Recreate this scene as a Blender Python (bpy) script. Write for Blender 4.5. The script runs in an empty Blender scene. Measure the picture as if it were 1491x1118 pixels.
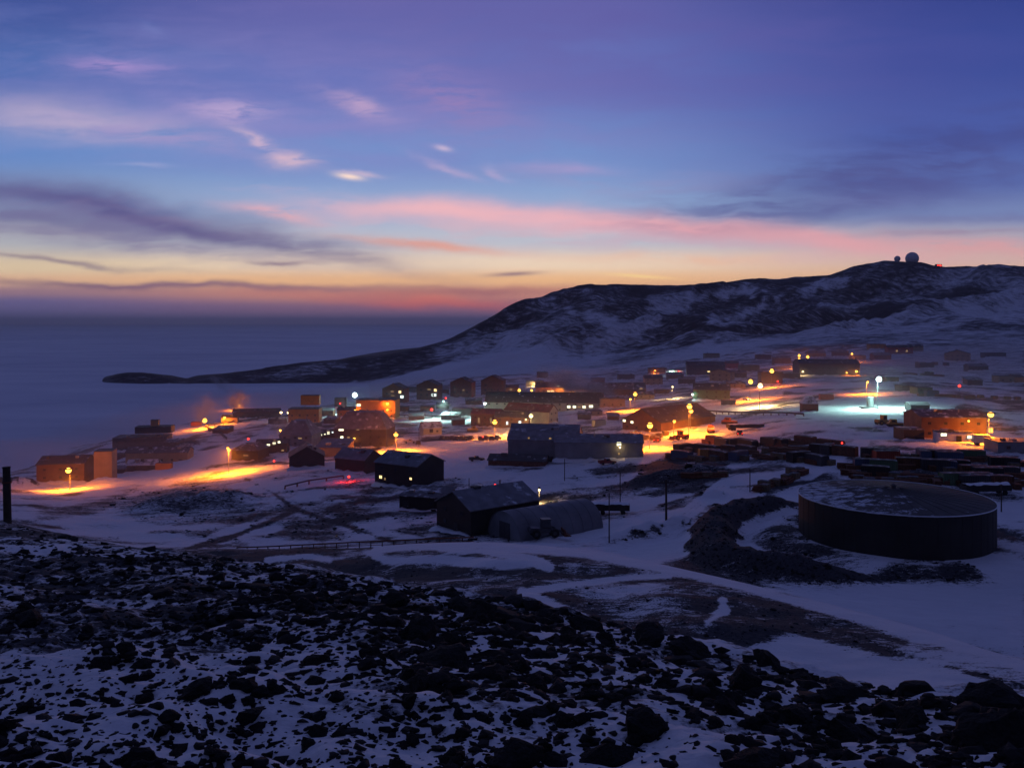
import bpy, bmesh, math, random
import numpy as np
from mathutils import Vector, Matrix, Euler, noise as mnoise

# ------------------------------------------------------------------ scene, camera
scene = bpy.context.scene
COL = scene.collection
F, CX, Y0, H = 1250.0, 745.5, 470.0, 85.0      # focal length in photo pixels, principal point, horizon row, eye height above the sea (m)
R = math.radians

cam_data = bpy.data.cameras.new('camera')
cam = bpy.data.objects.new('camera', cam_data)
COL.objects.link(cam)
cam_data.sensor_fit = 'HORIZONTAL'
cam_data.sensor_width = 36.0
cam_data.lens = 36.0 * F / 1491.0
cam_data.shift_y = (Y0 - 559.0) / 1491.0
cam_data.clip_start = 0.1
cam_data.clip_end = 120000.0
cam.location = (0, 0, H)
cam.rotation_euler = (R(90), 0, 0)
scene.camera = cam

scene.render.engine = 'CYCLES'
scene.cycles.use_denoising = True
scene.cycles.max_bounces = 5
scene.cycles.diffuse_bounces = 2
scene.cycles.glossy_bounces = 2
scene.cycles.transmission_bounces = 2
scene.cycles.volume_bounces = 0
scene.cycles.sample_clamp_indirect = 2.0
scene.cycles.sample_clamp_direct = 0.0
scene.view_settings.view_transform = 'Standard'
scene.view_settings.look = 'None'
scene.view_settings.exposure = 0.0
scene.view_settings.gamma = 1.0

# ------------------------------------------------------------------ numpy noise
def _hash(ix, iy, seed):
    h = (ix.astype(np.int64) * 374761393 + iy.astype(np.int64) * 668265263 + seed * 974634777) & 0xFFFFFFFF
    h = ((h ^ (h >> 13)) * 1274126177) & 0xFFFFFFFF
    return ((h ^ (h >> 16)) & 0xFFFFFF) / float(0xFFFFFF)

def vnoise(x, y, seed=0):
    ix, iy = np.floor(x), np.floor(y)
    fx, fy = x - ix, y - iy
    fx = fx * fx * fx * (fx * (fx * 6 - 15) + 10); fy = fy * fy * fy * (fy * (fy * 6 - 15) + 10)
    a = _hash(ix, iy, seed); b = _hash(ix + 1, iy, seed)
    c = _hash(ix, iy + 1, seed); d = _hash(ix + 1, iy + 1, seed)
    return (a * (1 - fx) + b * fx) * (1 - fy) + (c * (1 - fx) + d * fx) * fy     # 0..1

def fbm(x, y, octs=4, seed=0, gain=0.5):
    t = 0.0; a = 1.0; s = 0.0
    for k in range(octs):
        t = t + a * vnoise(x * 2.03 ** k + 17.3 * k, y * 2.03 ** k - 9.1 * k, seed + k); s += a; a *= gain
    return t / s

def sstep(a, b, x):
    t = np.clip((x - a) / (b - a), 0, 1)
    return t * t * (3 - 2 * t)

# ------------------------------------------------------------------ node helpers
def new_mat(name):
    m = bpy.data.materials.new(name); m.use_nodes = True
    nt = m.node_tree
    return m, nt, nt.nodes, nt.links, nt.nodes['Principled BSDF']

def surf(name, col, rough=0.8, var=0.35, scale=1.5, bump=0.0, metallic=0.0, snow=0.0, snow_scale=0.6, spec=0.3, stripes=None):
    """painted / weathered surface: colour varied by noise, optional patches of lying snow, optional vertical corrugation bump"""
    m, nt, N, L, b = new_mat(name)
    b.inputs['Roughness'].default_value = rough
    b.inputs['Metallic'].default_value = metallic
    b.inputs['Specular IOR Level'].default_value = spec
    tc = N.new('ShaderNodeTexCoord')
    no = N.new('ShaderNodeTexNoise'); no.inputs['Scale'].default_value = scale; no.inputs['Detail'].default_value = 6
    L.new(tc.outputs['Object'], no.inputs['Vector'])
    rp = N.new('ShaderNodeValToRGB')
    rp.color_ramp.elements[0].position = 0.3; rp.color_ramp.elements[1].position = 0.72
    rp.color_ramp.elements[0].color = tuple(c * (1 - var) for c in col) + (1,)
    rp.color_ramp.elements[1].color = tuple(min(1, c * (1 + var)) for c in col) + (1,)
    L.new(no.outputs['Fac'], rp.inputs['Fac'])
    out = rp.outputs['Color']
    if snow > 0:
        n2 = N.new('ShaderNodeTexNoise'); n2.inputs['Scale'].default_value = snow_scale; n2.inputs['Detail'].default_value = 8; n2.inputs['Roughness'].default_value = 0.65
        L.new(tc.outputs['Object'], n2.inputs['Vector'])
        r2 = N.new('ShaderNodeValToRGB')
        r2.color_ramp.elements[0].position = 0.62 - 0.3 * snow; r2.color_ramp.elements[1].position = 0.72 - 0.3 * snow
        L.new(n2.outputs['Fac'], r2.inputs['Fac'])
        mx = N.new('ShaderNodeMix'); mx.data_type = 'RGBA'
        L.new(r2.outputs['Color'], mx.inputs[0]); L.new(out, mx.inputs[6]); mx.inputs[7].default_value = (0.62, 0.64, 0.68, 1)
        out = mx.outputs[2]
    L.new(out, b.inputs['Base Color'])
    h = None
    if stripes:
        wv = N.new('ShaderNodeTexWave'); wv.inputs['Scale'].default_value = stripes; wv.bands_direction = 'X'
        L.new(tc.outputs['Object'], wv.inputs['Vector']); h = wv.outputs['Fac']
    elif bump:
        h = no.outputs['Fac']
    if h is not None:
        bp = N.new('ShaderNodeBump'); bp.inputs['Strength'].default_value = bump or 0.4; bp.inputs['Distance'].default_value = 0.1
        L.new(h, bp.inputs['Height']); L.new(bp.outputs['Normal'], b.inputs['Normal'])
    return m

def glow(name, col, strength):
    m, nt, N, L, b = new_mat(name)
    b.inputs['Base Color'].default_value = (0.05, 0.05, 0.05, 1)
    b.inputs['Emission Color'].default_value = tuple(col) + (1,)
    b.inputs['Emission Strength'].default_value = strength
    m.cycles.emission_sampling = 'NONE'
    return m

# ------------------------------------------------------------------ mesh helpers
class MB:
    """collects boxes, prisms, tubes, lathes into one mesh"""
    def __init__(s): s.v = []; s.f = []; s.m = []
    def add(s, verts, faces, mi=0):
        o = len(s.v); s.v += [tuple(p) for p in verts]; s.f += [tuple(i + o for i in q) for q in faces]; s.m += [mi] * len(faces); return s
    def box(s, x0, x1, y0, y1, z0, z1, mi=0, rot=0, piv=(0, 0)):
        vs = [(x, y, z) for z in (z0, z1) for x, y in ((x0, y0), (x1, y0), (x1, y1), (x0, y1))]
        if rot:
            c, q = math.cos(rot), math.sin(rot); px, py = piv
            vs = [(px + (x - px) * c - (y - py) * q, py + (x - px) * q + (y - py) * c, z) for x, y, z in vs]
        return s.add(vs, [(3, 2, 1, 0), (4, 5, 6, 7), (0, 1, 5, 4), (1, 2, 6, 5), (2, 3, 7, 6), (3, 0, 4, 7)], mi)
    def prism(s, prof, axis, a0, a1, mi=0, cap=True):
        """extrude a 2-D profile (list of (p,z)) along axis 'x' or 'y' from a0 to a1"""
        n = len(prof)
        if axis == 'x': vs = [(a0, p, z) for p, z in prof] + [(a1, p, z) for p, z in prof]
        else: vs = [(p, a0, z) for p, z in prof] + [(p, a1, z) for p, z in prof]
        fs = [(i, (i + 1) % n, n + (i + 1) % n, n + i) for i in range(n)]
        if cap: fs += [tuple(range(n))[::-1], tuple(range(n, 2 * n))]
        return s.add(vs, fs, mi)
    def tube(s, p, q, r0, r1=None, n=8, mi=0):
        r1 = r0 if r1 is None else r1
        p, q = Vector(p), Vector(q); d = (q - p).normalized()
        a = d.orthogonal().normalized(); b = d.cross(a)
        vs = [p + (a * math.cos(t) + b * math.sin(t)) * r0 for t in (2 * math.pi * i / n for i in range(n))]
        vs += [q + (a * math.cos(t) + b * math.sin(t)) * r1 for t in (2 * math.pi * i / n for i in range(n))]
        fs = [(i, (i + 1) % n, n + (i + 1) % n, n + i) for i in range(n)] + [tuple(range(n))[::-1], tuple(range(n, 2 * n))]
        return s.add(vs, fs, mi)
    def lathe(s, prof, n=24, mi=0, cx=0, cy=0):
        vs = []; fs = []
        for r, z in prof:
            vs += [(cx + r * math.cos(2 * math.pi * i / n), cy + r * math.sin(2 * math.pi * i / n), z) for i in range(n)]
        for k in range(len(prof) - 1):
            fs += [(k * n + i, k * n + (i + 1) % n, (k + 1) * n + (i + 1) % n, (k + 1) * n + i) for i in range(n)]
        return s.add(vs, fs, mi)
    def ball(s, c, r, seg=10, rings=6, mi=0, sz=1.0):
        prof = [(max(1e-4, r * math.sin(math.pi * k / rings)), c[2] - sz * r * math.cos(math.pi * k / rings)) for k in range(rings + 1)]
        return s.lathe(prof, seg, mi, c[0], c[1])
    def mesh(s, name, mats, smooth=False):
        me = bpy.data.meshes.new(name); me.from_pydata(s.v, [], s.f)
        for m in (mats if isinstance(mats, (list, tuple)) else [mats]): me.materials.append(m)
        me.polygons.foreach_set('material_index', s.m)
        bm = bmesh.new(); bm.from_mesh(me); bmesh.ops.recalc_face_normals(bm, faces=bm.faces); bm.to_mesh(me); bm.free()
        if smooth: me.polygons.foreach_set('use_smooth', [True] * len(me.polygons))
        me.update(); return me
    def build(s, name, mats, parent=None, smooth=False, loc=None):
        o = bpy.data.objects.new(name, s.mesh(name, mats, smooth)); COL.objects.link(o)
        if parent is not None: o.parent = parent
        if loc is not None: o.location = loc
        return o

def tag(o, label=None, cat=None, group=None, kind=None):
    if label: o['label'] = label
    if cat: o['category'] = cat
    if group: o['group'] = group
    if kind: o['kind'] = kind
    return o

def empty(name, loc, rz=0.0):
    o = bpy.data.objects.new(name, None); COL.objects.link(o)
    o.location = loc; o.rotation_euler = (0, 0, rz); o.empty_display_size = 0.3
    return o

def kids(o): return [c for c in bpy.data.objects if c.parent is o]
_KIDS = {}
def copy_tree(o, loc=None, rz=None, label=None, group=None, parent=None):
    """a copy of a thing with copies of its parts and sub-parts (mesh data shared)"""
    c = o.copy(); COL.objects.link(c)
    if parent is not None: c.parent = parent
    if loc is not None: c.location = loc
    if rz is not None: c.rotation_euler = (0, 0, rz)
    if label: c['label'] = label
    if group: c['group'] = group
    if o.name not in _KIDS: _KIDS[o.name] = kids(o)
    for ch in _KIDS[o.name]: copy_tree(ch, parent=c)
    return c
# ------------------------------------------------------------------ terrain
# a loft through contour lines of the place; each line is (bearing column, eye-line row, distance) or (column, None, distance, height)
LINES = [
 [(-900,None,1.2,83.45),(2400,None,1.2,83.45)],
 [(-900,1118,4.6),(2400,1118,4.6)],
 [(-900,930,10),(0,930,10),(300,930,10),(600,940,9.5),(900,985,8),(1200,1050,6.5),(1491,1062,6.4),(2400,1062,6.4)],
 [(-900,850,18),(0,850,18),(300,860,17),(600,885,14),(900,935,11),(1200,1012,8.6),(1491,1037,8.1),(2400,1037,8.1)],
 [(-900,802,28),(0,802,28),(150,803,28),(300,812,27),(450,832,24),(600,855,20),(750,878,17),(900,906,14.5),(1050,945,12.5),(1200,990,10.7),(1350,1014,9.8),(1491,1020,9.8),(2400,1020,9.8)],
 [(-900,728,50),(-200,740,47),(0,758,45),(60,771,43),(150,790,40),(300,808,33),(450,829,27),(600,852,22),(750,875,18.7),(900,904,15.8),(1050,943,13.5),(1200,988,11.3),(1350,1010,10.4),(1491,1014,10.4),(2400,1014,10.4)],
 [(-900,828,75),(0,858,66),(150,890,60),(300,908,50),(450,929,41),(600,952,33),(750,975,28),(900,1004,24),(1050,1043,20.5),(1200,1088,17.2),(1350,1110,16),(1491,1114,16),(2400,1114,16)],
 [(-900,790,100),(0,795,100),(150,812,105),(300,824,100),(450,842,85),(600,864,72),(750,887,62),(900,917,55),(1050,957,48),(1200,1002,44),(1350,1022,42),(1491,1027,42),(2400,1027,42)],
 [(-900,760,140),(0,775,135),(150,800,130),(300,800,122),(450,800,110),(540,799,103),(600,794,100),(700,792,97),(750,794,95),(850,803,91),(900,811,88),(1000,832,80),(1050,843,77),(1200,882,66),(1350,923,57),(1491,966,50),(1800,1000,48),(2400,1000,48)],
 [(-900,740,185),(0,765,175),(150,790,165),(300,800,155),(450,808,145),(600,806,137),(750,806,130),(900,822,120),(1050,858,108),(1200,892,100),(1350,930,92),(1491,972,84),(2400,990,80)],
 [(-900,720,240),(0,735,230),(150,760,200),(300,770,185),(450,775,180),(600,780,165),(750,778,165),(900,775,165),(1050,778,150),(1200,790,143),(1350,790,143),(1491,790,143),(2400,790,143)],
 [(-900,690,340),(0,705,330),(150,715,290),(300,710,270),(450,700,260),(600,708,237),(750,695,240),(900,690,235),(1050,692,215),(1200,692,203),(1350,697,197),(1491,697,197),(2400,697,197)],
 [(-900,None,440,-2.),(-100,None,440,1),(0,690,430),(150,680,400),(300,660,390),(450,650,380),(600,645,370),(750,635,380),(900,630,350),(1050,625,330),(1200,610,320),(1350,620,290),(1491,630,280),(2400,630,280)],
 [(-900,None,520,-3),(0,None,520,-2.5),(90,None,525,3),(150,645,530),(300,615,560),(450,603,560),(600,595,560),(750,590,560),(900,580,550),(1050,570,520),(1200,560,500),(1350,560,470),(1491,570,450),(2400,570,450)],
 [(-900,None,640,-3),(0,None,640,-3),(150,None,640,-2),(300,None,740,-2),(380,None,740,3),(450,592,690),(600,575,760),(750,562,800),(900,553,800),(1050,540,800),(1200,530,780),(1350,535,720),(1491,530,700),(2400,530,700)],
 [(-900,None,900,-3),(300,None,900,-3),(450,None,900,-3),(525,None,930,-1.5),(600,562,950),(750,548,980),(900,540,980),(1050,522,1000),(1200,512,1000),(1350,500,1000),(1491,495,1000),(2400,490,1000)],
 [(-900,None,1150,-3),(150,None,1150,-3),(300,None,1150,-2.5),(450,None,1180,-2.5),(520,None,1180,-1.5),(600,546,1180),(750,522,1200),(900,510,1200),(1050,486,1250),(1200,480,1250),(1350,466,1300),(1491,460,1300),(2400,460,1300)],
 [(-900,None,1200,-3),(0,None,1200,-3),(150,None,1205,-2),(215,None,1205,0.8),(265,None,1215,.6),(300,556,1220),(450,546,1260),(600,529,1300),(700,500,1380),(750,478,1400),(900,461,1420),(1050,447,1500),(1200,441,1550),(1350,426,1600),(1491,426,1600),(2400,430,1600)],
 [(-900,None,1260,-4),(0,None,1260,-4),(140,None,1250,-3),(155,552,1250),(170,546,1250),(190,543,1250),(215,544.5,1250),(240,548.5,1250),(262,553.5,1250),(272,554,1255),(290,551,1260),(330,546,1270),(420,532,1300),(480,526,1320),(540,520,1350),(590,511,1380),(640,498,1420),(670,485,1460),(700,470,1500),(725,455,1530),(745,443,1550),(765,435.5,1560),(778,434,1560),(790,431.5,1600),(805,426,1640),(840,419.5,1680),(880,416.5,1700),(960,415.5,1700),(1000,414.5,1720),(1060,410,1740),(1110,406,1750),(1130,406.5,1750),(1160,403,1760),(1200,402,1770),(1222,396,1780),(1245,388,1780),(1268,384,1780),(1288,380,1780),(1312,381,1780),(1340,383,1780),(1362,387.5,1780),(1380,389.5,1790),(1410,388,1800),(1440,389,1800),(1461,387,1800),(1491,388.5,1800),(1700,392,1800),(2400,400,1800)],
 [(-900,None,1500,-4),(140,None,1500,-4),(300,None,1550,-4),(700,None,2000,20),(900,None,2200,70),(1200,None,2300,90),(2400,None,2300,90)],
 [(-900,None,4200,-6),(2400,None,4200,-6)],
]
PXS = np.concatenate([np.linspace(-900, -60, 50, endpoint=False), np.linspace(-60, 1551, 780, endpoint=False), np.linspace(1551, 2400, 50)])
US = (PXS - CX) / F
NR = 800
LY = np.linspace(math.log(1.25), math.log(4100.0), NR)

def pchip(xs, ys, q):
    xs = np.asarray(xs, float); ys = np.asarray(ys, float)
    if len(xs) == 2: return np.interp(q, xs, ys)
    h = np.diff(xs); d = np.diff(ys) / h
    m = np.zeros(len(xs)); m[0] = d[0]; m[-1] = d[-1]
    for i in range(1, len(xs) - 1):
        if d[i - 1] * d[i] > 0:
            w1 = 2 * h[i] + h[i - 1]; w2 = h[i] + 2 * h[i - 1]
            m[i] = (w1 + w2) / (w1 / d[i - 1] + w2 / d[i])
    k = np.clip(np.searchsorted(xs, q) - 1, 0, len(xs) - 2)
    t = np.clip((q - xs[k]) / h[k], 0, 1)
    return ((1 + 2 * t) * (1 - t) ** 2 * ys[k] + t * (1 - t) ** 2 * h[k] * m[k] + t * t * (3 - 2 * t) * ys[k + 1] + t * t * (t - 1) * h[k] * m[k + 1])

KT, KZ = [], []
for ln in LINES:
    xs = [e[0] for e in ln]; ds = [e[2] for e in ln]
    zs = [e[3] if e[1] is None else H - (e[1] - Y0) / F * e[2] for e in ln]
    KT.append(pchip(xs, np.log(ds), PXS)); KZ.append(pchip(xs, zs, PXS))
KT = np.array(KT).T; KZ = np.array(KZ).T                 # (column, knot)
NC, NK = KT.shape
hh = np.diff(KT, axis=1); dd = np.diff(KZ, axis=1) / hh
MS = np.zeros_like(KZ); MS[:, 0] = dd[:, 0]; MS[:, -1] = dd[:, -1]
for i in range(1, NK - 1):
    a, b = dd[:, i - 1], dd[:, i]
    ok = a * b > 0
    w1 = 2 * hh[:, i] + hh[:, i - 1]; w2 = hh[:, i] + 2 * hh[:, i - 1]
    with np.errstate(divide='ignore', invalid='ignore'):
        v = (w1 + w2) / (w1 / a + w2 / b)
    MS[:, i] = np.where(ok, v, 0)
Z = np.zeros((NC, NR)); SEG = np.zeros((NC, NR))
for k in range(NK - 1):
    t0, t1 = KT[:, k:k + 1], KT[:, k + 1:k + 2]
    msk = (LY[None] >= t0) & (LY[None] <= t1)
    t = np.clip((LY[None] - t0) / (t1 - t0), 0, 1); hk = t1 - t0
    val = ((1 + 2 * t) * (1 - t) ** 2 * KZ[:, k:k + 1] + t * (1 - t) ** 2 * hk * MS[:, k:k + 1]
           + t * t * (3 - 2 * t) * KZ[:, k + 1:k + 2] + t * t * (t - 1) * hk * MS[:, k + 1:k + 2])
    Z = np.where(msk, val, Z); SEG = np.where(msk, k + t, SEG)
YY = np.exp(LY)[None, :] * np.ones((NC, 1)); XX = US[:, None] * YY
LYB = LY[None, :] * np.ones((NC, 1)); PXB = PXS[:, None] * np.ones((1, NR))

# natural roughness, by zone
near = 1 - sstep(4.6, 5.4, SEG)
Z += near * ((fbm(XX * 0.5, YY * 0.5, 4, 3) - .5) * 0.5 + (fbm(XX * 1.6 + YY * .5, YY * 2.6, 4, 5) - .5) * .30) * sstep(1.2, 3.0, YY) * (1 - .6 * sstep(3.6, 4.6, SEG) * (PXB < 330))
bench = sstep(5.6, 7, SEG) * (1 - sstep(7.6, 8.2, SEG))
Z += bench * (fbm(XX * .12, YY * .12, 4, 11) - .5) * 1.4
town = sstep(8.4, 9.2, SEG) * (1 - sstep(14.5, 16, SEG))
Z += town * ((fbm(XX * .03, YY * .03, 4, 21) - .5) * 1.6 + (fbm(XX * .15, YY * .15, 3, 23) - .5) * .7)
hillw = sstep(15.3, 16.3, SEG) * (1 - sstep(17.55, 18.0, SEG)) * sstep(560, 760, PXB)
gx, gy = XX * .83 + YY * .56, -XX * .56 + YY * .83
rid = 1 - np.abs(2 * fbm(gx * .0035, gy * .0085, 4, 31) - 1)
Z += hillw * ((rid - .72) * 48 + (fbm(XX * .012, YY * .012, 5, 33) - .5) * 20)
rough = sstep(15.3, 16.3, SEG) * (1 - sstep(18.0, 18.4, SEG)) * (Z > 1)
Z += rough * (fbm(XX * .03, YY * .03, 4, 37) - .5) * 5.0

def bump(px, py, D, rx, ry, h, rot=0.0, flat=0.0):
    """a heap of earth on the ground: centre by bearing and distance, half-axes in metres"""
    global Z
    x0, y0 = (px - CX) / F * D, D
    c, s = math.cos(R(rot)), math.sin(R(rot))
    a = ((XX - x0) * c + (YY - y0) * s) / rx; b = (-(XX - x0) * s + (YY - y0) * c) / ry
    r = np.sqrt(a * a + b * b) * (1 + .5 * (fbm(XX * .12, YY * .12, 3, 41) - .5))
    g = 1 - sstep(flat, 1, r)
    Z = Z + h * g * (1 + .7 * (fbm(XX * .25, YY * .25, 4, 43) - .5)) + g * (fbm(XX * .9, YY * .9, 3, 45) - .5) * .5
    return g

def interp_idx(px, y):
    return np.interp(px, PXS, np.arange(NC)), np.clip((np.log(np.maximum(y, 1.26)) - LY[0]) / (LY[1] - LY[0]), 0, NR - 1.001)

def lookup(T, x, y):
    x = np.asarray(x, float); y = np.asarray(y, float)
    a, b = interp_idx(CX + F * x / y, y)
    a = np.clip(a, 0, NC - 1.001); i, j = a.astype(int), b.astype(int); fa, fb = a - i, b - j
    return (T[i, j] * (1 - fa) + T[i + 1, j] * fa) * (1 - fb) + (T[i, j + 1] * (1 - fa) + T[i + 1, j + 1] * fa) * fb
def zt(x, y): return float(lookup(Z, x, y))

def hit(px, py, h=0.0, ymin=90.0, ymax=4000.0):
    """the point of the ground (or h metres above it) seen along one bearing"""
    v = (py - Y0) / F; u = (px - CX) / F
    ys = np.exp(np.linspace(math.log(ymin), math.log(ymax), 3000))
    g = H - v * ys - np.maximum(lookup(Z, u * ys, ys), 0) - h
    k = np.where((g[:-1] > 0) & (g[1:] <= 0))[0]
    if len(k):
        i = k[0]; t = g[i] / (g[i] - g[i + 1]); y = ys[i] + t * (ys[i + 1] - ys[i])
    else:
        y = ys[np.argmin(np.abs(g))]
    return Vector((u * y, y, max(zt(u * y, y), 0.0)))

# heaps and banks
PY = lambda: Y0 + F * (H - Z) / YY
g_mound = bump(255, 735, 235, 15, 20, 3.4, 0)
g_mound2 = bump(335, 738, 232, 10, 14, 2.6, -10)
g_pile = bump(935, 775, 158, 10, 4.2, 2.6, 28)
g_pile2 = bump(985, 768, 162, 5, 3, 1.3, 35)
g_bank = bump(985, 700, 222, 17, 9, 2.4, 25, .3)
g_heap = bump(445, 690, 300, 9, 5, 2.4, 10)
g_heap2 = bump(800, 770, 158, 3.5, 2.5, 1.3, 0)
g_small = bump(1035, 715, 190, 6, 3, 1.5, 20)
g_lh1 = bump(85, 715, 330, 14, 7, 3.4, 0)
g_lh2 = bump(150, 712, 322, 12, 5, 2.4, 8)
g_lh3 = bump(20, 715, 320, 16, 8, 4.0, 0)
g_snowheap = bump(275, 660, 430, 14, 7, 4.2, 0)
# earth dike round the tank
TX, TY = (1301 - CX) / F * 143, 143.0
dx, dy = XX - TX, YY - TY
rr = np.hypot(dx, dy); ang = np.degrees(np.arctan2(dy, dx))            # 180 = towards the left, -90 = towards the camera
rc = 29 + 5 * np.exp(-((ang + 150) / 28.0) ** 2)
fade = sstep(95, 118, np.where(ang < 0, ang + 360, ang)) * (1 - sstep(222, 252, np.where(ang < 0, ang + 360, ang)))
g_dike = fade * (1 - sstep(1.0, 6.5, np.abs(rr - rc) * 1.12 * (1 + .3 * (fbm(XX * .2, YY * .2, 3, 55) - .5))))
Z += 2.9 * g_dike + g_dike * ((fbm(XX * .35, YY * .35, 4, 91) - .5) * 1.1 + (fbm(XX * 1.3, YY * 1.3, 3, 93) - .5) * .45)
TZ = 49.6
floor_w = 1 - sstep(18.5, 24, rr)
Z = Z * (1 - floor_w) + (TZ + .25 * (fbm(XX * .2, YY * .2, 3, 57) - .5)) * floor_w
PYB = PY()

# what lies on the ground: 0 snow .. 1 bare volcanic gravel (a property of the place, read by the ground material)
G = np.full((NC, NR), 0.0)
n1 = fbm(XX * .11 + 5, YY * .11, 5, 61); n2 = fbm(XX * .5, YY * .5, 4, 63); nfar = fbm(XX * .028, YY * .02, 4, 67)
def sdist(poly, closed=True):
    """signed distance in sight-line units to an outline (inside positive) or distance to a line (negative)"""
    P = list(poly); best = np.full((NC, NR), 1e9); inside = np.zeros((NC, NR), bool)
    n = len(P)
    for i in range(n if closed else n - 1):
        (x1, y1), (x2, y2) = P[i], P[(i + 1) % n]
        ex, ey = x2 - x1, y2 - y1
        t = np.clip(((PXB - x1) * ex + (PYB - y1) * ey) / (ex * ex + ey * ey + 1e-9), 0, 1)
        best = np.minimum(best, np.hypot(PXB - x1 - t * ex, PYB - y1 - t * ey))
        if closed:
            cr = ((y1 > PYB) != (y2 > PYB)) & (PXB < ex * (PYB - y1) / (ey if abs(ey) > 1e-9 else 1e-9) + x1)
            inside ^= cr
    return np.where(inside, best, -best) if closed else -best
def patch(poly, soft, val, s0, s1, closed=True, width=0.0, rag=10.0):
    global G
    d = sdist(poly, closed) + width + np.where(SEG > 8.6, (nfar - .5) * rag * 1.6, (n2 - .5) * rag) + (n1 - .5) * rag * np.where(SEG > 12, .4, 1)
    w = sstep(-soft, soft, d) * ((SEG >= s0) & (SEG <= s1))
    G = G * (1 - w) + val * w
# foreground: thin snow over rubble, barest on the upper left
fg = 1 - sstep(4.9, 5.3, SEG)
G = np.where(fg > 0, np.clip(.34 + .30 * sstep(8, 20, YY) * (1 - sstep(700, 1000, PXB)) + (n2 - .5) * .9, 0, 1), G)
# bench road in front of the town
G = np.where((SEG > 5.3) & (SEG <= 8.35), np.clip(.78 - .42 * sstep(1180, 1330, PXB) + (n1 - .5) * .9 + (n2 - .5) * .5, 0, 1), G)
patch([(536,800),(600,795),(700,793),(850,805),(1000,833),(1200,884),(1350,925),(1500,972)], 5, .0, 6.5, 8.6, False, 6, 5)
patch([(540,803),(560,815),(640,814),(735,822),(775,818),(800,826)], 4, .05, 6.5, 8.4, False, 6, 6)
patch([(760,862),(830,852),(900,842),(975,838)], 3, .05, 5.3, 8.4, False, 4, 5)
patch([(760,862),(800,878),(850,900)], 4, .05, 5.3, 8.4, False, 6, 6)
patch([(640,800),(720,803),(790,818)], 3, .1, 6.5, 8.4, False, 4, 6)
patch([(1030,905),(1055,890),(1052,872)], 4, .15, 5.3, 8.4, False, 4, 12)
patch([(1050,950),(1150,925),(1300,960),(1491,1000),(1491,1040),(1200,1020)], 9, .08, 5.3, 8.3, True, 0, 14)
patch([(1190,915),(1260,940),(1350,962),(1491,1000)], 3, .8, 6.0, 8.3, False, 3, 9)
patch([(1180,897),(1240,915),(1320,935)], 3, .8, 6.0, 8.3, False, 3, 9)
patch([(390,815),(440,808),(480,815)], 4, .05, 5.3, 8.3, False, 4, 6)
patch([(300,805),(420,800),(540,797)], 4, .85, 7.0, 9.5, False, 5, 8)
patch([(0,798),(60,799),(100,797)], 3, .0, 3.8, 4.7, False, 4, 4)
# town slopes
tw = (SEG > 8.4) & (SEG < 15.2)
G = np.where(tw, np.clip(.42 + (n1 - .5) * 1.3 + .22 * sstep(1000, 1300, PXB) * sstep(13, 14.5, SEG) + (fbm(XX * .03, YY * .05, 4, 65) - .5) * 1.0, 0, .85), G)
for g in (g_mound * .14, g_mound2 * .14, g_pile, g_pile2, g_bank * .9, g_heap, g_heap2, g_small, g_lh1, g_lh2, g_lh3, g_snowheap * .5):
    G = np.maximum(G, sstep(.05, .4, g) * .95 * np.where(n1 > .36, 1, .45))
dk = sstep(.03, .35, g_dike + (n1 - .5) * .5 * (g_dike > .005))
G = np.maximum(G, dk * np.clip(1.1 - 1.4 * np.clip(n1 - .5, 0, 1), 0, 1))
G = np.maximum(G, .8 * (1 - sstep(23, 30, rr)) * np.clip((n1 - .32) * 4, 0, 1) * (dy < 8))
patch([(358,697),(395,716),(432,742),(500,764),(575,790)], 2, .85, 8.8, 12, False, 2.6, 4)
patch([(432,742),(380,765),(330,783),(270,800)], 2, .85, 8.6, 12, False, 3, 4)
patch([(415,712),(450,705),(480,700)], 2, .8, 8.8, 12, False, 1.5, 3)
patch([(168,742),(205,716),(265,702),(330,704),(378,735),(345,762),(270,768),(200,758)], 8, .58, 8.6, 12, True, 0, 12)
patch([(250,775),(330,765),(395,742),(300,782)], 5, .7, 8.6, 12, True, 0, 10)
patch([(20,745),(90,735),(150,725),(210,705),(150,745),(60,765)], 6, .6, 8.6, 12, True, 0, 14)
patch([(395,780),(440,755),(500,770),(470,790)], 6, .7, 8.6, 11, True, 0, 10)
patch([(560,770),(640,785),(690,790),(760,788)], 4, .75, 8.6, 11, False, 3, 10)
patch([(905,708),(985,657),(1060,662),(1065,692),(1000,718),(930,712)], 6, .85, 10, 12.6, True, 0, 12)
patch([(960,735),(1010,722),(1050,700)], 2, .7, 9.5, 12, False, 2.5, 6)
patch([(930,722),(1000,705),(1060,690)], 2, .7, 9.5, 12, False, 2, 6)
patch([(650,755),(690,700),(740,690),(800,700),(720,715)], 7, .5, 9.5, 12, True, 0, 14)
patch([(1090,715),(1130,690),(1190,682),(1175,700),(1120,730)], 6, .85, 9.5, 12, True, 0, 12)
patch([(1225,690),(1260,650),(1491,655),(1491,725),(1430,715),(1250,700)], 9, .7, 10, 13, True, 0, 20)
patch([(985,660),(1040,640),(1120,640),(1230,650),(1235,670),(1120,690)], 8, .6, 10.5, 13, True, 0, 18)
patch([(720,735),(760,700),(870,668),(1000,645),(1060,600),(1130,570)], 3, .0, 9.5, 15, False, 9, 4)
patch([(790,790),(1000,748),(1060,700),(1180,690),(1260,640)], 3, .0, 9, 12.5, False, 8, 4)
patch([(100,712),(200,692),(280,675),(340,655),(410,640)], 3, .0, 11, 13.5, False, 9, 4)
patch([(560,660),(650,655),(740,640),(700,690),(600,690)], 8, .0, 10.5, 13, True, 6, 8)
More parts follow.
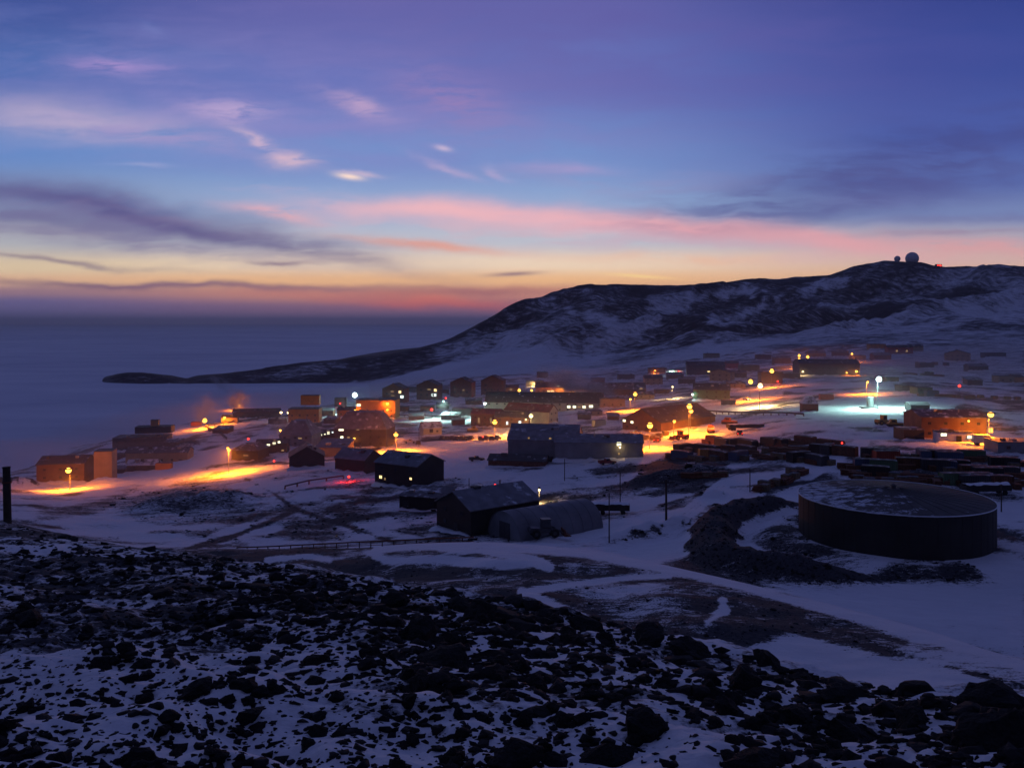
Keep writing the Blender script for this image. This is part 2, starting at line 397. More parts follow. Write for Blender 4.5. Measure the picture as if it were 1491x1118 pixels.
patch([(1170,600),(1270,575),(1400,585),(1340,610),(1200,615)], 8, .0, 12, 14, True, 0, 10)
patch([(1150,520),(1330,505),(1491,490),(1491,555),(1300,545),(1200,560)], 8, .5, 13, 16, True, 0, 20)
# hills: bare scoria with snow lying in the gullies
hl = SEG >= 15.2
gul = fbm(gx * .004 + 3, gy * .012, 5, 71); g2 = fbm(XX * .02, YY * .02, 5, 73)
hill_g = .66 - .75 * (gul - .46) - .42 * (g2 - .5) * sstep(500, 700, PXB) + .18 * (1 - sstep(560, 700, PXB)) + .12 * sstep(17.4, 17.9, SEG)
hill_g = hill_g - .04 * sstep(1250, 1450, PXB) * sstep(385, 420, PYB)
hill_g = hill_g - .75 * (1 - sstep(15.9, 16.5, SEG)) * (1 - sstep(560, 1000, PXB)) - .22 * (1 - sstep(15.6, 16.6, SEG)) * (1 - sstep(1000, 1150, PXB))
G = np.where(hl, np.clip(hill_g, 0, 1), G)
patch([(1110,850),(1300,852),(1491,850),(1491,962),(1350,918),(1200,878)], 10, .17, 8.35, 12, True, 0, 10)
for road in ([(720,735),(760,700),(870,668),(1000,645)], [(790,790),(1000,748),(1060,700)], [(1180,690),(1260,640),(1300,600)], [(1010,640),(1060,600),(1130,570),(1180,520)], [(1050,830),(1120,900),(1250,930)]):
    for off in (-3, 3): patch([(a + off * .6, b + off * .5) for a, b in road], 1.0, .55, 8.4, 15, False, .35, 2)
def hpatch(poly, val, closed=False, width=6, soft=5, rag=14): patch(poly, soft, val, 15.2, 18.05, closed, width, rag)
hpatch([(1050,428),(1085,425),(1110,432),(1125,438)], .34, width=6)
hpatch([(1125,438),(1100,450),(1070,462),(1040,468)], .38, width=6)
hpatch([(1170,440),(1160,455),(1145,470)], .36, width=7)
hpatch([(1175,420),(1200,412),(1230,410)], .42, width=7)
hpatch([(950,440),(985,432),(1030,430)], .44, width=6)
hpatch([(930,470),(960,455),(990,445)], .45, width=6)
hpatch([(860,505),(900,490),(930,478),(960,470)], .45, width=7)
hpatch([(995,520),(1030,500),(1060,485)], .3, width=4)
hpatch([(830,455),(880,462),(900,478)], .4, width=4)
hpatch([(640,505),(655,500)], .2, width=4)
hpatch([(1100,462),(1160,478),(1200,470),(1190,440),(1165,430)], .72, True, 0)
hpatch([(1005,476),(1060,479),(1105,480)], 1.0, width=2, rag=4)
G = np.clip(G, 0, 1)

def make_ground():
    verts = np.stack([XX, YY, Z], -1).reshape(-1, 3).astype(np.float32)
    i = np.arange(NC - 1)[:, None] * NR + np.arange(NR - 1)[None, :]
    q = np.stack([i, i + NR, i + NR + 1, i + 1], -1).reshape(-1, 4).astype(np.int32)
    me = bpy.data.meshes.new('ground')
    me.vertices.add(len(verts)); me.vertices.foreach_set('co', verts.ravel())
    me.loops.add(q.size); me.loops.foreach_set('vertex_index', q.ravel())
    me.polygons.add(len(q)); me.polygons.foreach_set('loop_start', np.arange(0, q.size, 4, dtype=np.int32))
    me.polygons.foreach_set('loop_total', np.full(len(q), 4, np.int32))
    me.update(calc_edges=True)
    me.polygons.foreach_set('use_smooth', np.ones(len(q), bool))
    at = me.attributes.new('gravel', 'FLOAT', 'POINT'); at.data.foreach_set('value', G.reshape(-1).astype(np.float32))
    o = bpy.data.objects.new('ground', me); COL.objects.link(o); tag(o, kind='structure')
    m, nt, N, L, b = new_mat('snow_and_gravel')
    geo = N.new('ShaderNodeNewGeometry')
    atn = N.new('ShaderNodeAttribute'); atn.attribute_name = 'gravel'
    def noise(scale, detail, rough=.6, stretch=None):
        n = N.new('ShaderNodeTexNoise'); n.inputs['Scale'].default_value = scale; n.inputs['Detail'].default_value = detail; n.inputs['Roughness'].default_value = rough
        if stretch:
            mp = N.new('ShaderNodeMapping'); mp.inputs['Scale'].default_value = stretch; mp.inputs['Rotation'].default_value = (0, 0, R(20))
            L.new(geo.outputs['Position'], mp.inputs['Vector']); L.new(mp.outputs['Vector'], n.inputs['Vector'])
        else: L.new(geo.outputs['Position'], n.inputs['Vector'])
        return n.outputs['Fac']
    def math_(op, a, c, clamp=False):
        n = N.new('ShaderNodeMath'); n.operation = op; n.use_clamp = clamp
        for k, x in enumerate((a, c)):
            if isinstance(x, (int, float)): n.inputs[k].default_value = x
            else: L.new(x, n.inputs[k])
        return n.outputs[0]
    nf = noise(7.0, 6, .7); nm = noise(.9, 8, .72, (1.0, 2.2, 1)); nb = noise(.06, 8, .7, (1.0, 2.0, 1))
    s = math_('ADD', math_('MULTIPLY', math_('SUBTRACT', nf, .5), 1.25), math_('MULTIPLY', math_('SUBTRACT', nm, .5), 1.5))
    s = math_('ADD', s, math_('MULTIPLY', math_('SUBTRACT', nb, .5), 1.3))
    s = math_('ADD', s, atn.outputs['Fac'])
    mr = N.new('ShaderNodeMapRange'); mr.interpolation_type = 'SMOOTHSTEP'; mr.inputs['From Min'].default_value = .40; mr.inputs['From Max'].default_value = .70
    L.new(s, mr.inputs['Value'])
    sc = N.new('ShaderNodeValToRGB'); sc.color_ramp.elements[0].color = (.66, .66, .69, 1); sc.color_ramp.elements[1].color = (.84, .84, .86, 1)
    L.new(noise(.25, 6, .6, (1, 3, 1)), sc.inputs['Fac'])
    gc = N.new('ShaderNodeValToRGB'); gc.color_ramp.elements[0].color = (.018, .018, .022, 1); gc.color_ramp.elements[1].color = (.078, .078, .088, 1)
    gc.color_ramp.elements[0].position = .3; gc.color_ramp.elements[1].position = .75
    L.new(noise(3.0, 10, .75), gc.inputs['Fac'])
    mx = N.new('ShaderNodeMix'); mx.data_type = 'RGBA'
    L.new(mr.outputs[0], mx.inputs[0]); L.new(sc.outputs['Color'], mx.inputs[6]); L.new(gc.outputs['Color'], mx.inputs[7])
    L.new(mx.outputs[2], b.inputs['Base Color']); b.inputs['Roughness'].default_value = .9; b.inputs['Specular IOR Level'].default_value = .15
    bp = N.new('ShaderNodeBump'); bp.inputs['Strength'].default_value = .55; bp.inputs['Distance'].default_value = .12
    hsum = math_('ADD', math_('MULTIPLY', noise(5.0, 8, .65, (1, 2, 1)), .6), math_('MULTIPLY', mr.outputs[0], .25))
    L.new(hsum, bp.inputs['Height'])
    b2 = N.new('ShaderNodeBump'); b2.inputs['Strength'].default_value = .5; b2.inputs['Distance'].default_value = 1.2
    L.new(noise(.12, 8, .65), b2.inputs['Height']); L.new(bp.outputs['Normal'], b2.inputs['Normal'])
    L.new(b2.outputs['Normal'], b.inputs['Normal'])
    me.materials.append(m)
    return o
ground = make_ground()

def make_sea():
    mb = MB(); ext = 43000.0
    mb.add([(-ext, -1400, 0), (ext, -1400, 0), (ext, ext, 0), (-ext, ext, 0)], [(0, 1, 2, 3)])
    m, nt, N, L, b = new_mat('snow_covered_sea_ice')
    geo = N.new('ShaderNodeNewGeometry')
    def nz(scale, st):
        mp = N.new('ShaderNodeMapping'); mp.inputs['Scale'].default_value = st; mp.inputs['Rotation'].default_value = (0, 0, R(-6))
        n = N.new('ShaderNodeTexNoise'); n.inputs['Scale'].default_value = scale; n.inputs['Detail'].default_value = 7; n.inputs['Roughness'].default_value = .6
        L.new(geo.outputs['Position'], mp.inputs['Vector']); L.new(mp.outputs['Vector'], n.inputs['Vector']); return n
    a, c = nz(.0009, (1, 1.0, 1)), nz(.006, (.5, 1.4, 1))
    ad = N.new('ShaderNodeMix'); ad.data_type = 'FLOAT'; ad.inputs[0].default_value = .4
    L.new(a.outputs['Fac'], ad.inputs[2]); L.new(c.outputs['Fac'], ad.inputs[3])
    rp = N.new('ShaderNodeValToRGB'); rp.color_ramp.elements[0].position = .34; rp.color_ramp.elements[1].position = .64
    rp.color_ramp.elements[0].color = (.60, .62, .70, 1); rp.color_ramp.elements[1].color = (.93, .93, .96, 1)
    L.new(ad.outputs[0], rp.inputs['Fac']); L.new(rp.outputs['Color'], b.inputs['Base Color'])
    b.inputs['Roughness'].default_value = .85; b.inputs['Specular IOR Level'].default_value = .1
    o = mb.build('sea_ice', m); tag(o, kind='structure'); return o
make_sea()
# ------------------------------------------------------------------ sky
def srgb(r, g, b):
    f = lambda c: (c / 255 / 12.92) if c / 255 <= .04045 else ((c / 255 + .055) / 1.055) ** 2.4
    return (f(r), f(g), f(b), 1.0)

world = bpy.data.worlds.new('World'); scene.world = world; world.use_nodes = True
def make_world():
    nt = world.node_tree; N, L = nt.nodes, nt.links
    for n in list(N): N.remove(n)
    out = N.new('ShaderNodeOutputWorld')
    tc = N.new('ShaderNodeTexCoord'); sep = N.new('ShaderNodeSeparateXYZ'); L.new(tc.outputs['Generated'], sep.inputs[0])
    def M(op, a, c=None, clamp=False):
        n = N.new('ShaderNodeMath'); n.operation = op; n.use_clamp = clamp
        for k, x in enumerate((a, c)):
            if x is None: continue
            if isinstance(x, (int, float)): n.inputs[k].default_value = x
            else: L.new(x, n.inputs[k])
        return n.outputs[0]
    def ramp(fac, stops, interp='EASE'):
        r = N.new('ShaderNodeValToRGB'); cr = r.color_ramp; cr.interpolation = interp
        while len(cr.elements) < len(stops): cr.elements.new(.5)
        for e, (p, c) in zip(cr.elements, stops): e.position = p; e.color = c
        L.new(fac, r.inputs['Fac']); return r.outputs['Color']
    def mixc(f, a, c):
        n = N.new('ShaderNodeMix'); n.data_type = 'RGBA'
        for k, x in ((0, f), (6, a), (7, c)):
            if isinstance(x, (int, float)): n.inputs[k].default_value = x
            elif isinstance(x, tuple): n.inputs[k].default_value = x
            else: L.new(x, n.inputs[k])
        return n.outputs[2]
    # bearing and height above the horizon, as tangents about the sunset's quarter of the sky, in thousandths
    dyc = M('MAXIMUM', M('ABSOLUTE', sep.outputs[1]), .12)
    bx = M('MULTIPLY', M('DIVIDE', sep.outputs[0], dyc), 1250.0)          # 0 = straight ahead
    bz = M('MULTIPLY', M('DIVIDE', sep.outputs[2], dyc), 1250.0)          # 0 = horizon
    co = N.new('ShaderNodeCombineXYZ'); L.new(bx, co.inputs[0]); L.new(bz, co.inputs[1])
    # wind-drawn warp of the cloud field
    def nz(scale, detail, rough, st, rot=0, vec=None, off=(0, 0, 0)):
        mp = N.new('ShaderNodeMapping'); mp.inputs['Scale'].default_value = st; mp.inputs['Rotation'].default_value = (0, 0, R(rot)); mp.inputs['Location'].default_value = off
        n = N.new('ShaderNodeTexNoise'); n.inputs['Scale'].default_value = scale; n.inputs['Detail'].default_value = detail; n.inputs['Roughness'].default_value = rough
        L.new(vec or co.outputs[0], mp.inputs['Vector']); L.new(mp.outputs['Vector'], n.inputs['Vector']); return n
    wn = nz(.006, 4, .55, (1, 2.2, 1), -8)
    vm = N.new('ShaderNodeVectorMath'); vm.operation = 'SUBTRACT'; L.new(wn.outputs['Color'], vm.inputs[0]); vm.inputs[1].default_value = (.5, .5, .5)
    vs = N.new('ShaderNodeVectorMath'); vs.operation = 'MULTIPLY'; L.new(vm.outputs[0], vs.inputs[0]); vs.inputs[1].default_value = (120, 38, 0)
    wp = N.new('ShaderNodeVectorMath'); wp.operation = 'ADD'; L.new(co.outputs[0], wp.inputs[0]); L.new(vs.outputs[0], wp.inputs[1])
    warp = wp.outputs[0]
    wisp = nz(.010, 6, .62, (.8, 4.2, 1), -10, warp).outputs['Fac']
    wisp2 = nz(.005, 6, .6, (.55, 3.2, 1), -5, warp, (31, 7, 0)).outputs['Fac']
    # clear twilight gradient
    P = lambda y: (470 - y + 90) / 1000.0      # ramp position from photo row
    t = M('ADD', M('MULTIPLY', bz, .001), .09)
    mid = ramp(t, [(P(500), srgb(62,62,112)), (P(470), srgb(106,96,138)), (P(448), srgb(140,106,134)), (P(428), srgb(208,142,124)), (P(408), srgb(244,190,140)), (P(385), srgb(242,216,190)),
                   (P(350), srgb(188,192,206)), (P(300), srgb(142,168,208)), (P(230), srgb(114,144,200)), (P(120), srgb(102,114,182)), (P(0), srgb(96,98,166)), (P(-200), srgb(66,66,122)), (1.0, srgb(62,70,118))])
    lef = ramp(t, [(P(500), srgb(60,62,112)), (P(470), srgb(92,90,138)), (P(440), srgb(108,100,146)), (P(424), srgb(158,124,138)), (P(408), srgb(226,182,148)), (P(390), srgb(222,198,166)),
                   (P(350), srgb(176,178,186)), (P(290), srgb(140,160,194)), (P(220), srgb(98,136,196)), (P(110), srgb(76,106,172)), (P(0), srgb(62,82,150)), (P(-200), srgb(52,60,116)), (1.0, srgb(62,70,118))])
    rig = ramp(t, [(P(500), srgb(70,68,116)), (P(440), srgb(150,112,128)), (P(400), srgb(222,178,150)), (P(375), srgb(208,178,172)), (P(345), srgb(168,164,182)), (P(310), srgb(116,132,180)),
                   (P(260), srgb(86,104,168)), (P(190), srgb(70,88,160)), (P(80), srgb(58,74,148)), (P(-20), srgb(48,64,136)), (P(-200), srgb(40,50,104)), (1.0, srgb(54,64,114))])
    fl = M('SUBTRACT', 1.0, M('MULTIPLY', M('ADD', bx, 760.0), 1 / 620.0, True))
    nfl = N.new('ShaderNodeMapRange'); nfl.interpolation_type = 'SMOOTHSTEP'; L.new(bx, nfl.inputs['Value'])
    nfl.inputs['From Min'].default_value = -240; nfl.inputs['From Max'].default_value = -740
    nfr = N.new('ShaderNodeMapRange'); nfr.interpolation_type = 'SMOOTHSTEP'; L.new(bx, nfr.inputs['Value'])
    nfr.inputs['From Min'].default_value = 60; nfr.inputs['From Max'].default_value = 620
    col = mixc(nfl.outputs[0], mid, lef); col = mixc(nfr.outputs[0], col, rig)
    N.remove(fl.node)
    # clouds: each one a drawn-out body in the warped field, broken up by wisps
    def cloud(col, px, py, half, thick, rot, c, op, nzf=wisp, sharp=1.0, lo=.36, hi=.62, vec=None):
        mp = N.new('ShaderNodeMapping'); mp.vector_type = 'TEXTURE'
        mp.inputs['Location'].default_value = (px - CX, Y0 - py, 0); mp.inputs['Rotation'].default_value = (0, 0, R(-rot)); mp.inputs['Scale'].default_value = (half, thick, 1)
        L.new(vec or warp, mp.inputs['Vector'])
        d = N.new('ShaderNodeVectorMath'); d.operation = 'DOT_PRODUCT'; L.new(mp.outputs[0], d.inputs[0]); L.new(mp.outputs[0], d.inputs[1])
        e = M('EXPONENT', M('MULTIPLY', d.outputs['Value'], -sharp))
        if nzf is not None:
            mr = N.new('ShaderNodeMapRange'); mr.interpolation_type = 'SMOOTHSTEP'; L.new(nzf, mr.inputs['Value']); mr.inputs['From Min'].default_value = lo; mr.inputs['From Max'].default_value = hi
            e = M('MULTIPLY', e, mr.outputs[0])
        return mixc(M('MULTIPLY', e, op, True), col, c)
    wisp3 = nz(.011, 5, .6, (.6, 3.6, 1), -12, warp, (3, 11, 0)).outputs['Fac']
    wispf = nz(.022, 8, .66, (.55, 3.0, 1), -16, warp, (13, 5, 0)).outputs['Fac']
    pink, pale, mauve, dusk = srgb(236,178,186), srgb(200,172,200), srgb(140,124,186), srgb(80,76,130)
    col = cloud(col, 760, 40, 420, 130, 4, srgb(106,98,162), .42, wisp2, lo=.3, hi=.62)
    col = cloud(col, 420, 175, 420, 70, 4, srgb(134,128,192), .5, wisp2, lo=.25, hi=.6)
    col = cloud(col, 90, 178, 170, 26, 4, srgb(196,176,202), .8, wisp2, lo=.25, hi=.55)
    col = cloud(col, 230, 195, 120, 16, 8, srgb(170,150,196), .6, wispf, lo=.32, hi=.58)
    col = cloud(col, 170, 97, 60, 13, 6, srgb(168,142,200), .85, wispf, lo=.3, hi=.56)
    col = cloud(col, 330, 162, 58, 14, 2, srgb(190,166,206), .85, wispf, lo=.3, hi=.56)
    col = cloud(col, 385, 200, 42, 8, 22, srgb(206,178,202), .9, wispf, lo=.3, hi=.56)
    col = cloud(col, 430, 232, 30, 9, 5, srgb(222,186,200), .95, wispf, lo=.3, hi=.56)
    col = cloud(col, 520, 155, 55, 11, 20, srgb(190,160,196), .85, wispf, lo=.3, hi=.56)
    col = cloud(col, 660, 150, 80, 38, 22, srgb(150,126,180), .8, wispf, lo=.3, hi=.6)
    col = cloud(col, 509, 257, 19, 4.5, 8, srgb(250,220,206), 1.0, None, 1.0, vec=co.outputs[0])
    col = cloud(col, 520, 249, 34, 4, 5, srgb(200,180,204), .8, wisp)
    col = cloud(col, 645, 216, 12, 4, 12, srgb(198,180,210), .9, None, vec=co.outputs[0])
    col = cloud(col, 650, 243, 44, 6, 20, srgb(178,164,204), .8, wisp, lo=.2, hi=.5)
    col = cloud(col, 730, 252, 20, 7, 24, srgb(176,166,208), .7, wisp, lo=.2, hi=.5)
    col = cloud(col, 820, 242, 70, 8, 2, srgb(164,152,200), .8, wisp, lo=.2, hi=.5)
    col = cloud(col, 205, 240, 40, 3, 0, srgb(150,160,206), .7, None)
    col = cloud(col, 390, 271, 60, 7, 4, srgb(176,166,200), .7, wisp)
    col = cloud(col, 240, 55, 30, 10, 30, srgb(110,124,186), .6, wisp)
    col = cloud(col, 250, 130, 360, 95, 6, srgb(150,142,198), .18, wispf, lo=.42, hi=.68)
    col = cloud(col, 560, 90, 420, 80, 8, srgb(128,122,184), .35, wisp2, lo=.45, hi=.7)
    col = cloud(col, 130, 60, 180, 30, 12, srgb(110,120,184), .5, wisp3, lo=.4, hi=.66)
    col = cloud(col, 900, 265, 240, 26, 2, srgb(150,146,192), .45, wisp3, lo=.4, hi=.66)
    col = cloud(col, 600, 175, 330, 50, 6, srgb(146,138,196), .25, wisp2, lo=.42, hi=.66)
    col = cloud(col, 1000, 60, 330, 110, 3, srgb(88,86,158), .5, wisp2, lo=.3, hi=.65)
    # the long pink bank
    col = cloud(col, 400, 310, 70, 10, 10, pink, .85, wisp, lo=.2, hi=.5)
    col = cloud(col, 640, 310, 170, 15, 4, srgb(240,184,190), .95, wisp, lo=.22, hi=.5)
    col = cloud(col, 830, 322, 190, 17, 5, srgb(238,180,188), .95, wisp2, lo=.2, hi=.5)
    col = cloud(col, 1010, 330, 160, 14, 6, srgb(234,172,180), .95, wisp2, lo=.15, hi=.45)
    col = cloud(col, 1200, 352, 170, 15, 8, srgb(228,166,174), .9, wisp, lo=.15, hi=.5)
    col = cloud(col, 1420, 362, 180, 14, 2, srgb(222,160,164), .8, wisp, lo=.2, hi=.5)
    col = cloud(col, 620, 357, 120, 8, 5, srgb(232,160,140), .85, wisp, lo=.25, hi=.5)
    col = cloud(col, 1000, 378, 160, 8, 0, srgb(238,186,158), .6, wisp, lo=.25, hi=.5)
    col = cloud(col, 930, 402, 45, 2.6, 4, srgb(255,214,150), .9, None, vec=co.outputs[0])
    # dark streaks, left and right
    col = cloud(col, 120, 292, 330, 24, 10, srgb(92,90,144), .8, wisp2, lo=.2, hi=.55)
    col = cloud(col, 260, 328, 290, 12, 12, srgb(88,82,134), .9, wisp, lo=.2, hi=.5)
    col = cloud(col, 60, 318, 220, 18, 6, srgb(100,96,144), .75, wisp2, lo=.25, hi=.55)
    col = cloud(col, 170, 350, 300, 14, 6, srgb(146,138,164), .7, wisp, lo=.25, hi=.55)
    col = cloud(col, 420, 352, 100, 9, 8, srgb(126,116,150), .6, wisp, lo=.25, hi=.55)
    col = cloud(col, 90, 380, 150, 4, 5, srgb(140,122,138), .75, wisp, lo=.2, hi=.5)
    col = cloud(col, 410, 386, 34, 3, 0, srgb(150,126,138), .8, None)
    col = cloud(col, 748, 399, 36, 3.2, -3, srgb(150,118,128), .85, None, vec=co.outputs[0])
    col = cloud(col, 1350, 255, 260, 34, -10, srgb(74,78,138), .8, wisp2, lo=.25, hi=.6)
    col = cloud(col, 1240, 300, 160, 12, -4, srgb(96,100,156), .6, wisp, lo=.25, hi=.6)
    col = cloud(col, 1400, 318, 150, 8, -3, srgb(110,112,160), .6, wisp, lo=.25, hi=.6)
    col = cloud(col, 1380, 340, 120, 5, -2, srgb(150,128,158), .6, wisp, lo=.25, hi=.6)
    col = cloud(col, 1330, 235, 260, 50, -14, srgb(66,70,130), .6, wisp3, lo=.4, hi=.62)
    col = cloud(col, 1180, 285, 260, 26, -8, srgb(88,92,150), .6, wisp3, lo=.4, hi=.62)
    col = cloud(col, 150, 330, 330, 34, 8, srgb(112,106,150), .5, wisp3, lo=.4, hi=.6)
    col = cloud(col, 800, 345, 420, 16, 4, srgb(214,176,190), .5, wisp3, lo=.42, hi=.62)
    # the low fog bank over the ice with its red edge
    col = cloud(col, 250, 416, 380, 5, 1, srgb(124,96,124), .85, wisp, lo=.1, hi=.5)
    col = cloud(col, 640, 440, 120, 9, 2, srgb(228,108,92), .6, None)
    col = cloud(col, 500, 430, 190, 8, 2, srgb(196,118,120), .45, wisp, lo=.2, hi=.5)
    col = cloud(col, 700, 424, 150, 6, -2, srgb(170,106,112), .6, wisp, lo=.15, hi=.5)
    # below the horizon (never seen past the ice) and overhead
    dn = N.new('ShaderNodeMapRange'); L.new(sep.outputs[2], dn.inputs['Value']); dn.inputs['From Min'].default_value = .40; dn.inputs['From Max'].default_value = .70
    col = mixc(dn.outputs[0], col, srgb(60, 69, 116))
    back = N.new('ShaderNodeMapRange'); L.new(sep.outputs[1], back.inputs['Value']); back.inputs['From Min'].default_value = .25; back.inputs['From Max'].default_value = -.25
    col = mixc(back.outputs[0], col, srgb(54, 60, 100))
    bg = N.new('ShaderNodeBackground'); L.new(col, bg.inputs['Color']); bg.inputs['Strength'].default_value = 1.06
    # the last of the sun's own light: a physical sky with the sun just under the horizon, behind the fog bank
    sky = N.new('ShaderNodeTexSky'); sky.sky_type = 'NISHITA'; sky.sun_disc = False
    sky.sun_elevation = R(-3.0); sky.sun_rotation = R(-5.0); sky.altitude = 100
    b2 = N.new('ShaderNodeBackground'); L.new(sky.outputs[0], b2.inputs['Color']); b2.inputs['Strength'].default_value = 0.02
    ad = N.new('ShaderNodeAddShader'); L.new(bg.outputs[0], ad.inputs[0]); L.new(b2.outputs[0], ad.inputs[1])
    L.new(ad.outputs[0], out.inputs['Surface'])
    world.cycles.sampling_method = 'MANUAL'; world.cycles.sample_map_resolution = 512
make_world()
# ------------------------------------------------------------------ materials of the built things
M_ = {}
def reg(k, *a, **kw): M_[k] = surf(k, *a, **kw)
reg('steel_grey', (.20, .21, .23), .6, .25, .3, stripes=2.2, bump=.35, spec=.4)
reg('steel_dark', (.055, .055, .06), .65, .3, .3, stripes=2.2, bump=.35)
reg('steel_black', (.022, .021, .022), .7, .3, .4, stripes=2.0, bump=.3)
reg('tan_siding', (.36, .26, .15), .7, .2, .3, stripes=2.0, bump=.3)
reg('brown_siding', (.16, .085, .045), .75, .25, .4, stripes=1.6, bump=.35)
reg('cream_siding', (.52, .47, .34), .7, .15, .3, stripes=2.0, bump=.3)
reg('green_siding', (.09, .17, .09), .7, .2, .3, stripes=2.0, bump=.3)
reg('red_siding', (.34, .06, .035), .7, .2, .3, stripes=2.0, bump=.3)
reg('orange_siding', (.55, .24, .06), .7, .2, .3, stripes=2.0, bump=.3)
reg('white_siding', (.68, .68, .66), .6, .1, .4, stripes=2.0, bump=.25)
reg('blue_siding', (.06, .09, .16), .7, .2, .3, stripes=2.0, bump=.3)
reg('roof_snow', (.16, .16, .17), .8, .3, .5, snow=.75, snow_scale=.35, bump=.3)
reg('roof_part_snow', (.09, .09, .10), .8, .3, .5, snow=.35, snow_scale=.3, bump=.3)
reg('roof_dark', (.05, .048, .05), .7, .3, .5, snow=.08, snow_scale=.4, bump=.3)
reg('roof_red', (.20, .045, .04), .7, .3, .5, snow=.05, snow_scale=.4, bump=.3)
reg('roof_grey', (.17, .17, .19), .7, .3, .5, snow=.15, snow_scale=.3, bump=.3)
reg('quonset_skin', (.15, .15, .165), .6, .25, .25, bump=.3)
reg('pipe_lagging', (.06, .055, .055), .7, .3, .5, bump=.3)
reg('trim_dark', (.03, .03, .032), .6, .2)
reg('trim_white', (.6, .6, .6), .6, .1)
reg('wood_pole', (.06, .045, .035), .9, .35, 3, bump=.5)
reg('rust', (.14, .055, .03), .85, .45, 1.5, bump=.4)
reg('galvanised', (.30, .31, .32), .45, .2, 2, metallic=.7)
reg('rubber', (.015, .015, .015), .85, .2)
reg('timber', (.18, .13, .08), .9, .35, 2, bump=.4)
reg('snow_lying', (.74, .76, .80), .9, .08, .8, bump=.3)
reg('truck_red', (.25, .03, .025), .4, .2)
reg('truck_white', (.55, .55, .54), .4, .15)
reg('truck_dark', (.05, .05, .055), .45, .2)
reg('machine_yellow', (.45, .25, .03), .5, .25)
reg('machine_orange', (.48, .13, .03), .5, .25)
reg('radome_white', (.62, .62, .64), .6, .08, .5)
reg('tank_plate', (.024, .022, .021), .6, .3, .25, bump=.3)
M_['glass_dark'] = surf('glass_dark', (.02, .025, .03), .12, .2, 1, spec=.6)
SODIUM, MERCURY, RED, WARM = (1.0, .215, .005), (.55, 1.0, .88), (1.0, .02, .015), (1.0, .62, .22)
M_['glow_sodium'] = glow('glow_sodium', (1.0, .45, .05), 6.0)
M_['glow_mercury'] = glow('glow_mercury', (.72, 1.0, .95), 14)
M_['glow_red'] = glow('glow_red', (1.0, .03, .02), 5)
M_['glow_warm'] = glow('glow_warm', (1.0, .72, .34), 5)
M_['glow_head'] = glow('glow_head', (1.0, .9, .7), 8)
M_['win_warm'] = glow('win_warm', (1.0, .70, .30), 2.2)
M_['win_pale'] = glow('win_pale', (1.0, .95, .62), 2.2)
M_['win_white'] = glow('win_white', (.85, 1.0, .95), 2.2)
M_['win_orange'] = glow('win_orange', (1.0, .36, .06), 2.6)
M_['win_dim'] = glow('win_dim', (1.0, .60, .25), .35)
GLOWS = {'sodium': (SODIUM, 'glow_sodium'), 'mercury': (MERCURY, 'glow_mercury'), 'red': (RED, 'glow_red'), 'warm': (WARM, 'glow_warm')}
# ------------------------------------------------------------------ lamps
POWER = 11.0
def add_light(parent, loc, kind, watts, radius, cutoff=False):
    ld = bpy.data.lights.new('lamp_light', 'POINT'); ld.color = GLOWS[kind][0]; ld.energy = watts * POWER; ld.shadow_soft_size = radius
    lo = bpy.data.objects.new('lamp_light', ld); COL.objects.link(lo); lo.parent = parent; lo.location = loc
    if cutoff:                                  # hooded luminaire: most of its light goes down
        ld.energy = watts * POWER * (.36 if cutoff == 2 else .18)
        sd = bpy.data.lights.new('lamp_beam', 'SPOT'); sd.color = GLOWS[kind][0]; sd.energy = watts * POWER * (1.9 if cutoff == 2 else 1.55); sd.shadow_soft_size = radius; sd.spot_size = R(170); sd.spot_blend = .9
        so = bpy.data.objects.new('lamp_beam', sd); COL.objects.link(so); so.parent = parent; so.location = loc
    return lo

def street_lamp(px, py, label, kind='sodium', watts=4000, h=8.0, r=.42, group='street lamps about the town', name='street_lamp', back=0.0, wide=False):
    """pole lamp whose head is seen along (px,py)"""
    p = hit(px, py, h)
    if back:                                    # farther along the same bearing, the head staying on its sight line
        y = p.y + back; x = p.x * y / p.y; zz = H - (py - Y0) / F * y; h = max(2.5, zz - zt(x, y)); p = Vector((x, y, zt(x, y)))
    t = empty(name, p); tag(t, label, 'street lamp', group)
    m = MB(); m.tube((0, 0, -1.5), (0, 0, h + .55), .13, .08, 8); m.tube((0, 0, -1.5), (0, 0, .5), .22, .22, 8)
    m.build('pole', M_['galvanised'], t)
    a = MB(); a.tube((0, 0, h + .5), (0, -1.0, h + .62), .05, .05, 6); a.build('arm', M_['galvanised'], t)
    hd = MB(); hd.prism([(-r * 1.15, h + .42), (r * 1.15, h + .42), (r * .8, h + .7), (-r * .8, h + .7)], 'y', -1.0 - r * 1.6, -1.0 + r * 1.1)
    head = hd.build('lamp_head', M_['trim_dark'], t)
    b = MB(); b.ball((0, -1.1, h), r, 12, 8); b.build('lamp_globe', M_[GLOWS[kind][1]], head, smooth=True)
    add_light(t, (0, -1.1, h), kind, watts, r * 1.15, 2 if wide else 1)
    return t

